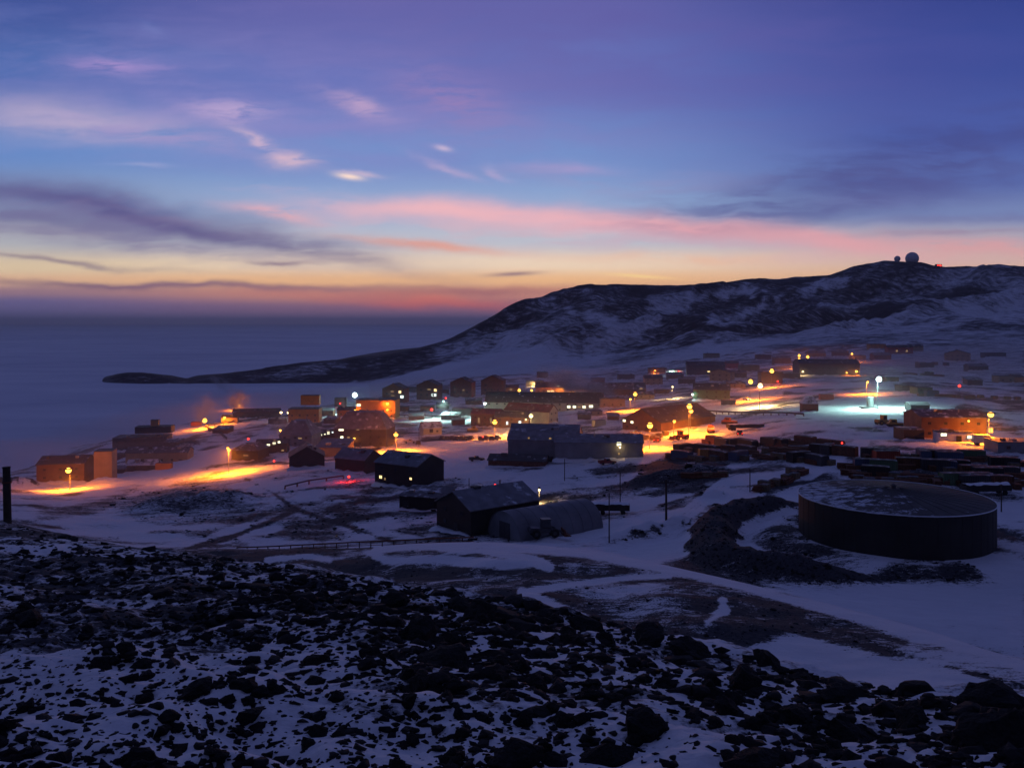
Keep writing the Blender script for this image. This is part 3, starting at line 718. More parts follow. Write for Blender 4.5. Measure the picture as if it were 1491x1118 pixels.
# ------------------------------------------------------------------ buildings
WIN_CACHE = {}
def window_mesh(w, h, glowk):
    k = (round(w, 2), round(h, 2), glowk)
    if k not in WIN_CACHE:
        f = .08; m = MB()
        m.box(-w / 2, w / 2, -.05, .02, -h / 2, -h / 2 + f); m.box(-w / 2, w / 2, -.05, .02, h / 2 - f, h / 2)
        m.box(-w / 2, -w / 2 + f, -.05, .02, -h / 2 + f, h / 2 - f); m.box(w / 2 - f, w / 2, -.05, .02, -h / 2 + f, h / 2 - f)
        m.box(-.03, .03, -.045, .015, -h / 2 + f, h / 2 - f)
        m.box(-w / 2 + f, w / 2 - f, -.02, .015, -h / 2 + f, h / 2 - f, 1)
        WIN_CACHE[k] = m.mesh('window', [M_['trim_dark'], M_[glowk]])
    return WIN_CACHE[k]

def roof_shape(kind, axis, w, d, h, rh, ov=.35, th=.22):
    m = MB()
    if kind == 'gable':
        span = d if axis == 'x' else w
        a, b = (-ov, span + ov) if axis == 'x' else (-w / 2 - ov, w / 2 + ov)
        mid = (a + b) / 2; drop = rh * ov / (span / 2)
        pts = [(a, h - drop + .03), (mid, h + rh + .03), (b, h - drop + .03), (b, h - drop + th), (mid, h + rh + th * 1.2), (a, h - drop + th)]
        e0, e1 = ((-w / 2 - ov, w / 2 + ov) if axis == 'x' else (-ov, d + ov))
        n = len(pts)
        # two slabs so that the profile stays convex
        for pr in ([pts[0], pts[1], pts[4], pts[5]], [pts[1], pts[2], pts[3], pts[4]]): m.prism(pr, axis, e0, e1)
    elif kind == 'flat':
        m.box(-w / 2 - .12, w / 2 + .12, -.12, d + .12, h + .02, h + .30)
    elif kind == 'shed':
        m.prism([(-ov, h + .03), (d + ov, h + rh + .03), (d + ov, h + rh + th), (-ov, h + th)], 'x', -w / 2 - ov, w / 2 + ov)
    elif kind == 'hip':
        i = min(w, d) * .32; x0, x1, y0, y1 = -w / 2 - ov, w / 2 + ov, -ov, d + ov
        vs = [(x0, y0, h + .03), (x1, y0, h + .03), (x1, y1, h + .03), (x0, y1, h + .03), (x0 + i, y0 + i, h + rh), (x1 - i, y0 + i, h + rh), (x1 - i, y1 - i, h + rh), (x0 + i, y1 - i, h + rh)]
        m.add(vs, [(3, 2, 1, 0), (0, 1, 5, 4), (1, 2, 6, 5), (2, 3, 7, 6), (3, 0, 4, 7), (4, 5, 6, 7)])
    return m

def building(name, label, cat, px, py, w, h, d, yaw=0.0, roof='gable', axis='x', rh=4.0, wall='steel_dark', roofm='roof_dark', wins=(), lamps=(), group=None,
             door=None, vents=0, at=None, base=3.0, scale=None, boxes=(), ymin=90.0, autowin=True):
    """px,py: foot of the middle of the front; w,h,rh in sight-line units (turned to metres by distance), d in metres.
    wins: (px,py,width,height,glow) on the front;  lamps: (px,py,kind,watts[,radius]) on brackets on the front"""
    p = at or hit(px, py, 0, ymin)
    s = p.y / F if scale is None else scale
    W, HH, RH = w * s, h * s, rh * s
    t = empty(name, p, R(yaw)); tag(t, label, cat, group)
    c = max(.3, math.cos(R(yaw)))
    wl = MB()
    if roof == 'gable' and axis == 'x':
        wl.prism([(0, -base), (d, -base), (d, HH), (d / 2, HH + RH), (0, HH)], 'x', -W / 2, W / 2)
    elif roof == 'gable':
        wl.prism([(-W / 2, -base), (W / 2, -base), (W / 2, HH), (0, HH + RH), (-W / 2, HH)], 'y', 0, d)
    elif roof == 'shed':
        wl.prism([(0, -base), (d, -base), (d, HH + RH), (0, HH)], 'x', -W / 2, W / 2)
    else:
        wl.box(-W / 2, W / 2, 0, d, -base, HH)
    wl.build('wall', M_[wall], t)
    roof_o = roof_shape(roof, axis, W, d, HH, RH).build('roof', M_[roofm], t)
    if vents:
        rnd = random.Random(int(px * 7 + py))
        for k in range(vents):
            vx = (rnd.random() - .5) * W * .7; vy = d * (.3 + .4 * rnd.random())
            zz = HH + (RH * (1 - abs(vy - d / 2) / (d / 2)) if roof == 'gable' and axis == 'x' else (RH * (1 - abs(vx) / (W / 2)) if roof == 'gable' else (RH if roof == 'hip' else RH * vy / d if roof == 'shed' else .2)))
            v = MB(); v.tube((vx, vy, zz - .3), (vx, vy, zz + 1.0), .18, .18, 8); v.lathe([(.01, zz + 1.25), (.3, zz + 1.05), (.3, zz + .98), (.01, zz + .98)], 8, 0, vx, vy)
            v.build('chimney', M_['galvanised'], roof_o)
    def spot(wx, wy): return ((wx - px) * s / c, max(.4, (py - wy) * s))
    wins = list(wins)
    if autowin and W > 7 and HH > 2.4:                      # rows of unlit windows along the blank stretches of the front
        rws = [min(HH - .9, 1.9)] if HH < 5.2 else [1.9, min(HH - 1.0, 4.9)]
        nwin = max(2, int(W / 4.2))
        for zz in rws:
            for k in range(nwin):
                xx = px + ((k + .5) / nwin - .5) * W * c / s; yy = py - zz / s
                if all(abs(xx - q[0]) > 1.6 / s or abs(yy - q[1]) > 1.3 / s for q in wins) and (door is None or zz > 2.5 or abs(xx - door) > 1.6 / s):
                    wins.append((xx, yy, 1.0 / s * c, .85 / s, 'glass_dark'))
    for wi in wins:
        x, z = spot(wi[0], wi[1]); ww, wh = max(.7, wi[2] * s / c), max(.6, wi[3] * s)
        o = bpy.data.objects.new('window', window_mesh(ww, wh, wi[4])); COL.objects.link(o); o.parent = t; o.location = (x, -.03, z)
        if wi[4] in ('win_orange',): pass
    if door is not None:
        x = (door - px) * s / c; m = MB()
        m.box(x - .75, x + .75, -.07, -.004, -.5, 2.15); m.box(x + .5, x + .6, -.14, -.07, .95, 1.1, 1)
        m.build('door', [M_['trim_dark'], M_['galvanised']], t)
        m = MB(); m.box(x - 1.2, x + 1.2, -1.4, -.08, -1.2, .02); m.box(x - 1.0, x + 1.0, -1.8, -1.41, -1.2, -.18); m.build('step', M_['timber'], t)
    for la in lamps:
        x, z = spot(la[0], la[1]); r = la[4] if len(la) > 4 else .40; yf = -1.3
        m = MB(); m.tube((x, .1, z + r + .25), (x, yf, z + r + .25), .06, .06, 6); m.lathe([(.01, z + r + .34), (r * .9, z + r + .2), (r * 1.1, z + r * .8), (.01, z + r + .1)], 10, 0, x, yf)
        b = m.build('lamp_bracket', M_['trim_dark'], t)
        g = MB(); g.ball((x, yf, z), r, 12, 8); g.build('lamp_globe', M_[GLOWS[la[2]][1]], b, smooth=True)
        if la[3] > 0: add_light(t, (x, yf, z), la[2], la[3], r * 1.15)
    rq = random.Random(int(px * 13 + py * 7))
    dr = MB(); nx = max(4, int(W / 1.2)); vs = []; fs = []          # snow blown against the front
    for i in range(nx + 1):
        x = -W / 2 - .8 + (W + 1.6) * i / nx; hh_ = (.25 + .75 * rq.random()) * min(1, HH / 4) * (.2 if i in (0, nx) else 1); dd_ = 1.0 + 1.6 * rq.random()
        vs += [(x, -dd_, -.6), (x, -dd_ * .4, hh_ * .45), (x, -.02, hh_), (x, .06, -.6)]
    for i in range(nx):
        for j in range(3): fs.append((i * 4 + j, i * 4 + 4 + j, i * 4 + 5 + j, i * 4 + 1 + j))
    dr.add(vs, fs).build('snow_drift', M_['snow_lying'], t, smooth=True)
    if W > 9 and roof in ('flat', 'shed', 'gable'):
        for k in range(2):
            x = (rq.random() - .5) * W * .7; y = d * (.25 + .15 * rq.random()); zr = HH + (RH * min(y, d - y) / (d / 2) if roof == 'gable' and axis == 'x' else RH * (1 - abs(x) / (W / 2)) if roof == 'gable' else RH * y / d if roof == 'shed' else .25)
            a_, b_ = .4 + .5 * rq.random(), .5 + .5 * rq.random()
            MB().box(x - a_, x + a_, y - a_, y + a_, zr - .6, zr + b_).build('vent_box', M_['galvanised' if k else 'steel_dark'], roof_o)
    for bx in boxes:                        # smaller volumes that belong to the building: (part name, x0,x1,y0,y1,z0,z1 in metres, wall, roof)
        nm, x0, x1, y0, y1, z0, z1, wm, rm = bx
        m = MB(); m.box(x0, x1, y0, y1, z0, z1, 0); m.box(x0 - .1, x1 + .1, y0 - .1, y1 + .1, z1 + .01, z1 + .2, 1); m.build(nm, [M_[wm], M_[rm]], t)
    return t

def quonset(label, px, py, w, d, yaw, ymin=90.0, name='quonset_hut'):
    p = hit(px, py, 0, ymin); t = empty(name, p, R(yaw)); tag(t, label, 'hut')
    n = 22; rr_ = w / 2
    arc = [(-rr_ * math.cos(math.pi * k / n), rr_ * .95 * math.sin(math.pi * k / n)) for k in range(n + 1)]
    sh = MB()
    for k in range(n):
        a, b = arc[k], arc[k + 1]; o = 1.012
        sh.prism([a, b, (b[0] * o, b[1] * o), (a[0] * o, a[1] * o)], 'y', -.25, d + .1)
    sh.build('shell', M_['quonset_skin'], t)
    e = MB(); e.prism([(-rr_, -2.5)] + arc + [(rr_, -2.5)], 'y', 0.02, d - .02); e.build('wall', M_['steel_grey'], t)
    dr = MB(); dr.box(-1.7, 1.7, -.08, .0, -.4, 3.0); dr.box(-.03, .03, -.10, -.081, -.4, 3.0, 1); dr.build('door', [M_['steel_dark'], M_['trim_dark']], t)
    rb = MB()
    for k in range(1, 8):
        y = d * k / 8
        for i in range(n):
            a, b = arc[i], arc[i + 1]
            rb.prism([(a[0] * 1.012, a[1] * 1.012), (b[0] * 1.012, b[1] * 1.012), (b[0] * 1.024, b[1] * 1.024), (a[0] * 1.024, a[1] * 1.024)], 'y', y - .08, y + .08)
    rb.build('shell_band', M_['quonset_skin'], t)
    return t

# ------------------------------------------------------------------ poles, vehicles, stores
def utility_pole(px, py, toppy, label, cross=True, r=.16, ymin=60.0, name='utility_pole', group='utility poles on the snow slope', lean=0.0):
    p = hit(px, py, 0, ymin); h = (py - toppy) * p.y / F
    t = empty(name, p); tag(t, label, 'pole', group); t.rotation_euler = (0, R(lean), R(8))
    m = MB(); m.tube((0, 0, -1.5), (0, 0, h), r, r * .75, 10); m.build('pole', M_['wood_pole'], t)
    if cross:
        a = MB(); zc = h - .5; L_ = 1.6
        a.box(-L_, L_, -r - .12, -r + .02, zc - .1, zc + .1); a.tube((-.9, -r - .05, zc - .05), (0, -r - .02, zc - .9), .03, .03, 5); a.tube((.9, -r - .05, zc - .05), (0, -r - .02, zc - .9), .03, .03, 5)
        ca = a.build('crossarm', M_['wood_pole'], t)
        for x in (-1.45, -.6, .6, 1.45):
            q = MB(); q.lathe([(.001, zc + .1), (.05, zc + .1), (.03, zc + .16), (.07, zc + .2), (.05, zc + .32), (.001, zc + .34)], 8, 0, x, -r - .05); q.build('insulator', M_['galvanised'], ca)
        b = MB(); b.box(-.5, .5, -r - .5, -r - .15, h * .45, h * .45 + .9) if False else b.lathe([(.001, h - 2.6), (.26, h - 2.6), (.26, h - 1.7), (.001, h - 1.65)], 10, 0, .0, r + .28); b.build('transformer', M_['steel_grey'], t)
    return t

def pickup(name, label, p, rz, paint='truck_dark', group=None, tail=False, head=False):
    t = empty(name, p, rz); tag(t, label, 'pickup truck', group)
    b = MB()
    b.prism([(-2.6, .45), (2.6, .45), (2.6, .95), (1.35, 1.05), (.95, 1.12), (-.75, 1.12), (-.75, 1.02), (-2.6, 1.02)], 'y', -.92, .92)
    b.box(-2.6, -.75, -.92, -.82, 1.02, 1.25); b.box(-2.6, -.75, .82, .92, 1.02, 1.25); b.box(-2.6, -2.5, -.82, .82, 1.02, 1.25)
    body = b.build('body', M_[paint], t)
    c = MB(); c.prism([(-.72, 1.12), (1.0, 1.12), (.45, 1.78), (-.6, 1.78)], 'y', -.84, .84); cab = c.build('cab', M_[paint], t)
    g = MB(); g.add([(1.0 - .05, -.74, 1.19), (1.0 - .05, .74, 1.19), (.52, .74, 1.73), (.52, -.74, 1.73)], [(0, 1, 2, 3)]); g.box(-.5, .42, -.855, -.842, 1.2, 1.66); g.box(-.5, .42, .842, .855, 1.2, 1.66); g.build('window', M_['glass_dark'], cab)
    for x in (-1.6, 1.6):
        for y in (-.88, .88):
            w = MB(); w.tube((x, y - .13, .4), (x, y + .13, .4), .4, .4, 12); w.build('wheel', M_['rubber'], t)
    sn = MB(); sn.box(-.55, .4, -.78, .78, 1.79, 1.85); sn.build('snow_cover', M_['snow_lying'], cab)
    if tail:
        for y in (-.7, .7):
            l = MB(); l.box(-2.66, -2.6, y - .16, y + .16, .8, 1.0); l.build('tail_light', M_['glow_red'], t)
    if head:
        for y in (-.65, .65):
            l = MB(); l.box(2.6, 2.68, y - .2, y + .2, .72, .95); l.build('headlight', M_['glow_head'], t)
    return t

def tracked_vehicle(name, label, p, rz, paint='machine_orange', group=None, L_=5.2):
    t = empty(name, p, rz); tag(t, label, 'snow vehicle', group)
    for y in (-1.0, 1.0):
        m = MB(); m.prism([(-L_ * .45, 0), (L_ * .4, 0), (L_ * .5, .45), (L_ * .42, .85), (-L_ * .45, .85), (-L_ * .5, .45)], 'y', y - .3, y + .3); m.build('track', M_['rubber'], t)
    m = MB(); m.prism([(-L_ * .46, .86), (L_ * .46, .86), (L_ * .46, 1.35), (-L_ * .46, 1.35)], 'y', -1.1, 1.1); m.build('body', M_[paint], t)
    c = MB(); c.prism([(-L_ * .1, 1.36), (L_ * .36, 1.36), (L_ * .26, 2.5), (-L_ * .08, 2.5)], 'y', -1.0, 1.0); cb = c.build('cab', M_[paint], t)
    g = MB(); g.box(0, L_ * .22, -1.015, -1.003, 1.6, 2.3); g.box(0, L_ * .22, 1.003, 1.015, 1.6, 2.3); g.build('window', M_['glass_dark'], cb)
    s = MB(); s.box(-L_ * .45, -L_ * .12, -1.05, 1.05, 1.36, 1.6); s.build('snow_cover', M_['snow_lying'], t)
    return t

def loader(label, p, rz, paint='machine_yellow', group=None, name='wheel_loader'):
    t = empty(name, p, rz); tag(t, label, 'loader', group)
    m = MB(); m.prism([(-3.2, .9), (1.0, .9), (1.0, 1.6), (-.6, 1.7), (-3.0, 1.9), (-3.3, 1.4)], 'y', -1.0, 1.0); m.build('body', M_[paint], t)
    c = MB(); c.box(-.9, .7, -.8, .8, 1.7, 3.2); c.box(-1.0, .8, -.9, .9, 3.21, 3.34); cb = c.build('cab', M_[paint], t)
    g = MB(); g.box(.702, .715, -.7, .7, 1.95, 3.05); g.box(-.7, .5, -.815, -.802, 1.95, 3.05); g.box(-.7, .5, .802, .815, 1.95, 3.05); g.build('window', M_['glass_dark'], cb)
    for x in (-2.1, 1.4):
        for y in (-1.05, 1.05):
            w = MB(); w.tube((x, y - .3, .8), (x, y + .3, .8), .8, .8, 14); w.tube((x, y - .32, .8), (x, y + .32, .8), .35, .35, 10, 1); w.build('wheel', [M_['rubber'], M_[paint]], t)
    for y in (-.6, .6):
        a = MB(); a.tube((.6, y, 1.7), (2.6, y, .9), .14, .14, 6); a.tube((2.6, y, .9), (3.3, y, .6), .14, .14, 6); a.build('arm', M_[paint], t)
    b = MB(); b.prism([(3.2, .1), (4.4, .1), (4.5, .18), (3.5, .5), (3.4, 1.3), (3.2, 1.3)], 'y', -1.4, 1.4); b.build('bucket', M_['rust'], t)
    return t

def container_mesh(L_, W_, H_):
    m = MB(); n = int(L_ / .5)
    for sy in (-1, 1):                                      # corrugated long sides
        vs = []; fs = []
        for k in range(n * 2 + 1):
            x = -L_ / 2 + L_ * k / (n * 2); off = (.06 if (k // 1) % 2 else 0)
            vs += [(x, sy * (W_ / 2 - off), .12), (x, sy * (W_ / 2 - off), H_ - .1)]
        for k in range(n * 2): fs.append((2 * k, 2 * k + 2, 2 * k + 3, 2 * k + 1))
        m.add(vs, fs)
    m.box(-L_ / 2 + .02, L_ / 2 - .02, -W_ / 2 + .07, W_ / 2 - .07, .1, H_ - .06)
    for x in (-L_ / 2, L_ / 2):
        for y in (-W_ / 2, W_ / 2): m.box(x - .08, x + .08, y - .08, y + .08, 0, H_)
    for y in (-W_ / 2, W_ / 2):
        m.box(-L_ / 2 + .08, L_ / 2 - .08, y - .06, y + .06, H_ - .13, H_ - .01); m.box(-L_ / 2 + .08, L_ / 2 - .08, y - .06, y + .06, .0, .14)
    return m
# ------------------------------------------------------------------ the town: buildings from the near slope outwards
B = building
# --- near the road below the slope
B('barn', 'black gabled barn beside the half-round hut, nearest building below the slope', 'barn', 660, 776, 88, 40, 17, -52, 'gable', 'y', 20, 'steel_black', 'roof_grey', vents=1, door=664)
quonset('long grey half-round hut, nearest the road below the slope', 735, 783, 10.5, 20, -54)
B('flat_shed', 'small flat-roofed black shed left of the black barn', 'shed', 612, 744, 66, 20, 9, -16, 'shed', 'x', 5, 'steel_black', 'roof_part_snow', door=590)
B('barracks', 'long dark two-storey block with two lit windows, nearest of the dormitories', 'dormitory', 576, 709, 80, 33, 12, -33, 'gable', 'x', 13, 'steel_black', 'roof_grey',
  [(552, 697, 5, 5, 'win_warm'), (559, 699, 2.5, 4, 'win_dim'), (600, 694, 4, 4, 'win_warm'), (567, 697, 3, 6, 'glass_dark'), (584, 703, 3, 5, 'glass_dark'), (545, 690, 3, 5, 'glass_dark')], vents=2, door=570)
B('barracks', 'low dark block behind the glowing red lamp on the snow', 'dormitory', 509, 688, 54, 20, 9, -28, 'gable', 'x', 12, 'steel_black', 'roof_grey', [(505, 676, 3, 4, 'glass_dark'), (528, 680, 3, 4, 'glass_dark')], vents=1)
B('barn', 'small black gable-ended barn above the red light on the snow', 'barn', 447, 681, 50, 16, 12, 14, 'gable', 'y', 14, 'steel_black', 'roof_dark')
B('shed', 'low pale shed between the black gable-ended barn and the snow-roofed dormitory', 'shed', 481, 668, 46, 16, 10, -8, 'shed', 'x', 8, 'tan_siding', 'roof_grey')
B('dormitory', 'big dormitory with steep snow-covered roof and one orange entrance lamp', 'dormitory', 524, 652, 78, 27, 14, -8, 'hip', 'x', 24, 'steel_dark', 'roof_grey',
  [(496, 626, 8, 4, 'win_pale'), (521, 625, 5, 3, 'win_dim'), (497, 637, 5, 4, 'win_pale'), (507, 637, 4, 3, 'win_dim'), (540, 636, 3, 4, 'glass_dark'), (552, 636, 3, 4, 'glass_dark'), (540, 627, 3, 4, 'glass_dark')],
  [(517, 638, 'sodium', 90, .5)], vents=2)
B('dormitory', 'tall grey snow-roofed hall between the two rows of lit windows', 'hall', 430, 652, 48, 18, 15, -4, 'hip', 'x', 20, 'steel_grey', 'roof_grey', [(437, 638, 6, 2.5, 'win_dim'), (412, 654, 3, 3, 'win_dim')], vents=1)
B('long_wing', 'long low wing with a line of small lit windows left of the grey snow-roofed hall', 'building', 395, 661, 44, 15, 10, 8, 'gable', 'x', 4, 'steel_black', 'roof_dark',
  [(385, 648, 3, 2.6, 'win_dim'), (391, 647, 5, 4, 'win_pale'), (399, 645.5, 5, 3.4, 'win_pale'), (406, 644, 4, 4, 'win_pale'), (411, 656, 4, 3, 'win_dim')])
B('long_wing', 'dark wing with a line of small lit windows beside the big snow-roofed dormitory', 'building', 472, 645, 40, 14, 9, 6, 'gable', 'x', 4, 'steel_black', 'roof_dark',
  [(457, 634.5, 5, 4, 'win_pale'), (463, 634, 3, 3, 'win_dim'), (468, 633, 2.5, 2.5, 'win_pale'), (473, 632, 2.5, 2.5, 'win_pale'), (478, 630.5, 4, 4, 'win_pale'), (484, 629.5, 2.5, 2.5, 'win_white')])
B('end_block', 'dark block with rounded shoulders at the end of the orange-lit road', 'building', 356, 672, 40, 16, 12, -6, 'hip', 'x', 8, 'steel_black', 'roof_part_snow', [(358, 663, 8, 1.6, 'win_dim')])
# --- left shore
B('warehouse', 'brown warehouse glowing orange behind the leftmost lamp', 'warehouse', 88, 702, 64, 26, 16, 12, 'gable', 'x', 8, 'brown_siding', 'roof_dark', boxes=[('side_block', 11.5, 18, 1.0, 9, -2, 11.0, 'tan_siding', 'roof_dark')])
B('warehouse', 'dark stepped warehouse with a small turret on the shore', 'warehouse', 203, 656, 74, 18, 15, 10, 'flat', 'x', 3, 'steel_dark', 'roof_dark', vents=2,
  boxes=[('upper_block', -3, 15, 3, 12, 8.4, 11.6, 'steel_dark', 'roof_dark'), ('turret', 4.5, 8.2, 4.5, 8, 11.9, 15.0, 'tan_siding', 'roof_dark')])
B('long_shed', 'long low tan shed behind the orange container by the lit road', 'shed', 228, 676, 88, 17, 9, 4, 'gable', 'x', 6, 'tan_siding', 'roof_part_snow', door=262)
B('hut', 'small dark hut with a white snow roof beside the orange container', 'hut', 206, 687, 42, 10, 6, 4, 'gable', 'x', 6, 'steel_dark', 'roof_snow')
B('shed', 'small shed lit yellow by the lamps on the harbour edge', 'shed', 334, 617, 22, 9, 6, 8, 'gable', 'x', 3, 'tan_siding', 'roof_dark', lamps=[(328, 607.5, 'sodium', 2600, .7)])
B('long_shed', 'long dark low shed behind the harbour lamps', 'shed', 373, 609, 66, 9, 9, 10, 'gable', 'x', 4, 'steel_dark', 'roof_dark')
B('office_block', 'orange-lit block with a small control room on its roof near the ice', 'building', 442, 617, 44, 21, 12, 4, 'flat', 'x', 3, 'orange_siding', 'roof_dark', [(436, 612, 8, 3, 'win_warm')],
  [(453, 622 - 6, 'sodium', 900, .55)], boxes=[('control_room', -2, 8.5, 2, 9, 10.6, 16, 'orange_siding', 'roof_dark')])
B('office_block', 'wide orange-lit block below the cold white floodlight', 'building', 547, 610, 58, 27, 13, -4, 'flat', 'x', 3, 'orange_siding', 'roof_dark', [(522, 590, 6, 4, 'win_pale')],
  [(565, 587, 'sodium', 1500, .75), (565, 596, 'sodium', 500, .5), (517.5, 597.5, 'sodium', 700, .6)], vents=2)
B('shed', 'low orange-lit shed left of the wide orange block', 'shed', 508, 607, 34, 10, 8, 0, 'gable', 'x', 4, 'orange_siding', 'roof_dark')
B('hut', 'small square hut alone by the bay ice', 'hut', 495, 594, 16, 14, 6, 0, 'flat', 'x', 2, 'steel_dark', 'roof_dark', lamps=[(496, 587, 'red', 60, .5)])
# --- plaza
B('hut', 'small yellow-lit hut with snowy gable roof on the open yard', 'hut', 630, 634, 28, 11, 6, 22, 'gable', 'x', 8, 'cream_siding', 'roof_snow', [(628, 627, 5, 5, 'glass_dark')])
B('house', 'brown house with shallow gable behind the yard lamp', 'house', 706, 622, 42, 19, 12, -12, 'gable', 'x', 6, 'brown_siding', 'roof_red', [(697, 612, 3, 8, 'win_dim'), (715, 612, 3, 8, 'win_dim')], door=706)
B('house', 'long brown house with two pale windows between the two yard lamps', 'house', 745, 625, 50, 17, 11, -6, 'gable', 'x', 7, 'brown_siding', 'roof_dark', [(738.5, 616, 3, 5, 'win_white'), (757, 615, 4, 5, 'win_white')], [(766, 610, 'warm', 60, .4)])
B('hall', 'red-roofed hall with a pale gable end beside the bright lamp', 'hall', 806, 616, 26, 17, 26, 58, 'gable', 'y', 9, 'cream_siding', 'roof_red', door=812)
B('long_hall', 'very long hall with dark roof and a row of lit windows, behind the red-roofed hall', 'hall', 792, 601, 172, 15, 15, -5, 'gable', 'x', 13, 'cream_siding', 'roof_dark',
  [(816, 592, 2, 4, 'win_dim'), (828, 592, 5, 4, 'win_pale'), (836, 592, 5, 4, 'win_pale'), (843, 592, 5, 3, 'win_dim'), (850, 592, 5, 4, 'win_pale'), (860, 591, 6, 4, 'win_pale')], vents=4)
B('shed', 'ochre shed at the right end of the very long hall', 'shed', 892, 594, 36, 13, 9, -3, 'flat', 'x', 3, 'tan_siding', 'roof_dark')
B('warehouse', 'big grey warehouse with stepped roof facing the orange yard', 'warehouse', 790, 674, 102, 33, 18, -9, 'gable', 'x', 18, 'steel_grey', 'roof_grey', [(770, 638, 2, 3, 'win_dim'), (801, 638, 4, 3, 'win_dim')], door=802, autowin=False)
B('warehouse', 'long grey warehouse with one bright window, joined behind the stepped one', 'warehouse', 872, 670, 128, 25, 15, -4, 'gable', 'x', 8, 'steel_grey', 'roof_grey', [(901, 646, 7, 6, 'win_pale'), (901, 660, 4, 4, 'win_dim')], [(902, 650, 'warm', 40, .3)], vents=2, autowin=False)
B('low_shed', 'low dark shed in the snow in front of the grey warehouse', 'shed', 752, 680, 84, 9, 8, -10, 'gable', 'x', 6, 'rust', 'roof_dark')
B('barn', 'long dark gabled barn with orange lamps along its right side', 'barn', 934, 630, 70, 17, 38, -46, 'gable', 'y', 17, 'brown_siding', 'roof_dark', [(912, 615, 4, 4, 'win_pale'), (922, 616, 4, 4, 'win_pale')])
# --- row of dormitories before the hill
for lab, px, py, wn in (('leftmost of the four dormitories in front of the hill, two lit windows', 572, 588, [(571, 570, 5, 2, 'win_dim'), (582.5, 570.5, 4, 4, 'win_warm'), (572, 576, 5, 2, 'win_dim'), (585.5, 577.5, 5, 4, 'win_white')]),
        ('second of the four dormitories, with white and amber windows', 622, 583, [(625, 567, 5, 2, 'win_dim'), (634, 568, 4, 4, 'win_warm'), (632, 575, 7, 4, 'win_white')]),
        ('third of the four dormitories, one faint window', 671, 579, [(675, 568, 3, 2, 'win_dim')]),
        ('rightmost of the four dormitories, dark and reddish', 716, 576, [])):
    B('dormitory', lab, 'dormitory', px, py, 32, 22, 14, -10, 'gable', 'y', 7, 'brown_siding', 'roof_dark', wn + [(px - 9, py - 8, 3, 3, 'glass_dark'), (px, py - 8, 3, 3, 'glass_dark'), (px + 9, py - 8, 3, 3, 'glass_dark'), (px - 9, py - 15, 3, 3, 'glass_dark')], group='dormitories in front of the hill', vents=1)
B('shed', 'low dark shed by the leftmost hill dormitory in cold white light', 'shed', 583, 600, 22, 7, 7, 0, 'flat', 'x', 3, 'rust', 'roof_dark')
B('shed', 'low reddish shed under the red lamp by the cold-lit yard', 'shed', 622, 600, 20, 8, 7, 0, 'flat', 'x', 3, 'rust', 'roof_dark')
B('shed', 'long low shed beyond the brown house at the cold-lit yard', 'shed', 680, 604, 44, 8, 7, -3, 'flat', 'x', 3, 'steel_dark', 'roof_dark')
# --- behind the long hall
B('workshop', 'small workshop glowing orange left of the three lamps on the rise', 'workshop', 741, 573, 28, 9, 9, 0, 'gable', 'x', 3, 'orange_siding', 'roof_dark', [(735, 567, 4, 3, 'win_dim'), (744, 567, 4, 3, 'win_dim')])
B('workshop', 'dark-roofed workshop right of the three lamps, beneath the steam', 'workshop', 800, 573, 40, 9, 12, 0, 'gable', 'x', 7, 'tan_siding', 'roof_dark', [(802, 569.5, 10, 2, 'win_warm')], [(818.5, 566, 'sodium', 12000, .9), (813, 562, 'warm', 100, .5)])
B('workshop', 'workshop with a lit yellow canopy above the three lamps', 'workshop', 779, 563, 26, 8, 9, 0, 'flat', 'x', 3, 'cream_siding', 'roof_dark', lamps=[(778.5, 558.5, 'warm', 1200, .8)])
B('shed', 'dark block on the rise above the yellow canopy', 'shed', 790, 551, 16, 9, 8, 0, 'flat', 'x', 3, 'rust', 'roof_dark')
B('long_hall', 'long snow-roofed hall behind the drifting steam', 'hall', 898, 577, 84, 10, 12, -4, 'gable', 'x', 9, 'brown_siding', 'roof_part_snow', [(933, 566, 5, 3, 'win_dim'), (935, 573, 4, 3, 'win_dim')], vents=2)
B('shed', 'tan shed lit from the road beyond the long snow-roofed hall', 'shed', 952, 561, 26, 10, 9, 0, 'gable', 'x', 4, 'tan_siding', 'roof_dark')
B('workshop', 'small workshop with an orange-red lamp near the foot of the hill', 'workshop', 958, 544, 26, 8, 8, 0, 'flat', 'x', 3, 'brown_siding', 'roof_dark', lamps=[(953.5, 539.5, 'sodium', 500, .7)])
B('shed', 'shed in cold light with a red lamp near the foot of the hill', 'shed', 983, 545, 24, 6, 8, 0, 'flat', 'x', 3, 'white_siding', 'roof_dark', lamps=[(988, 540, 'red', 60, .5), (978, 541, 'mercury', 700, .35)])
B('hall', 'dark hall with two rows of small lit windows on the slope', 'hall', 1028, 547, 54, 15, 13, -6, 'gable', 'x', 5, 'steel_dark', 'roof_dark', [(1032, 541, 4, 2, 'win_warm'), (1038, 542.5, 4, 2, 'win_pale'), (1031, 547, 3, 2, 'win_dim')])
B('house', 'tan-walled house at the right end of the dark hall with lit windows', 'house', 1048, 556, 30, 14, 12, -30, 'gable', 'y', 4, 'tan_siding', 'roof_dark')
B('shed', 'bright green shed high on the slope', 'shed', 1092, 541, 28, 9, 8, 0, 'flat', 'x', 3, 'green_siding', 'roof_dark')
B('shed', 'small reddish shed left of the bright green one', 'shed', 1067, 537, 18, 8, 8, 0, 'gable', 'x', 3, 'red_siding', 'roof_dark')
B('warehouse', 'dull green gabled warehouse beyond the long dark barn', 'warehouse', 1036, 583, 52, 15, 14, -14, 'gable', 'x', 8, 'green_siding', 'roof_dark', lamps=[(1010, 574.5, 'mercury', 120, .5)], vents=1)
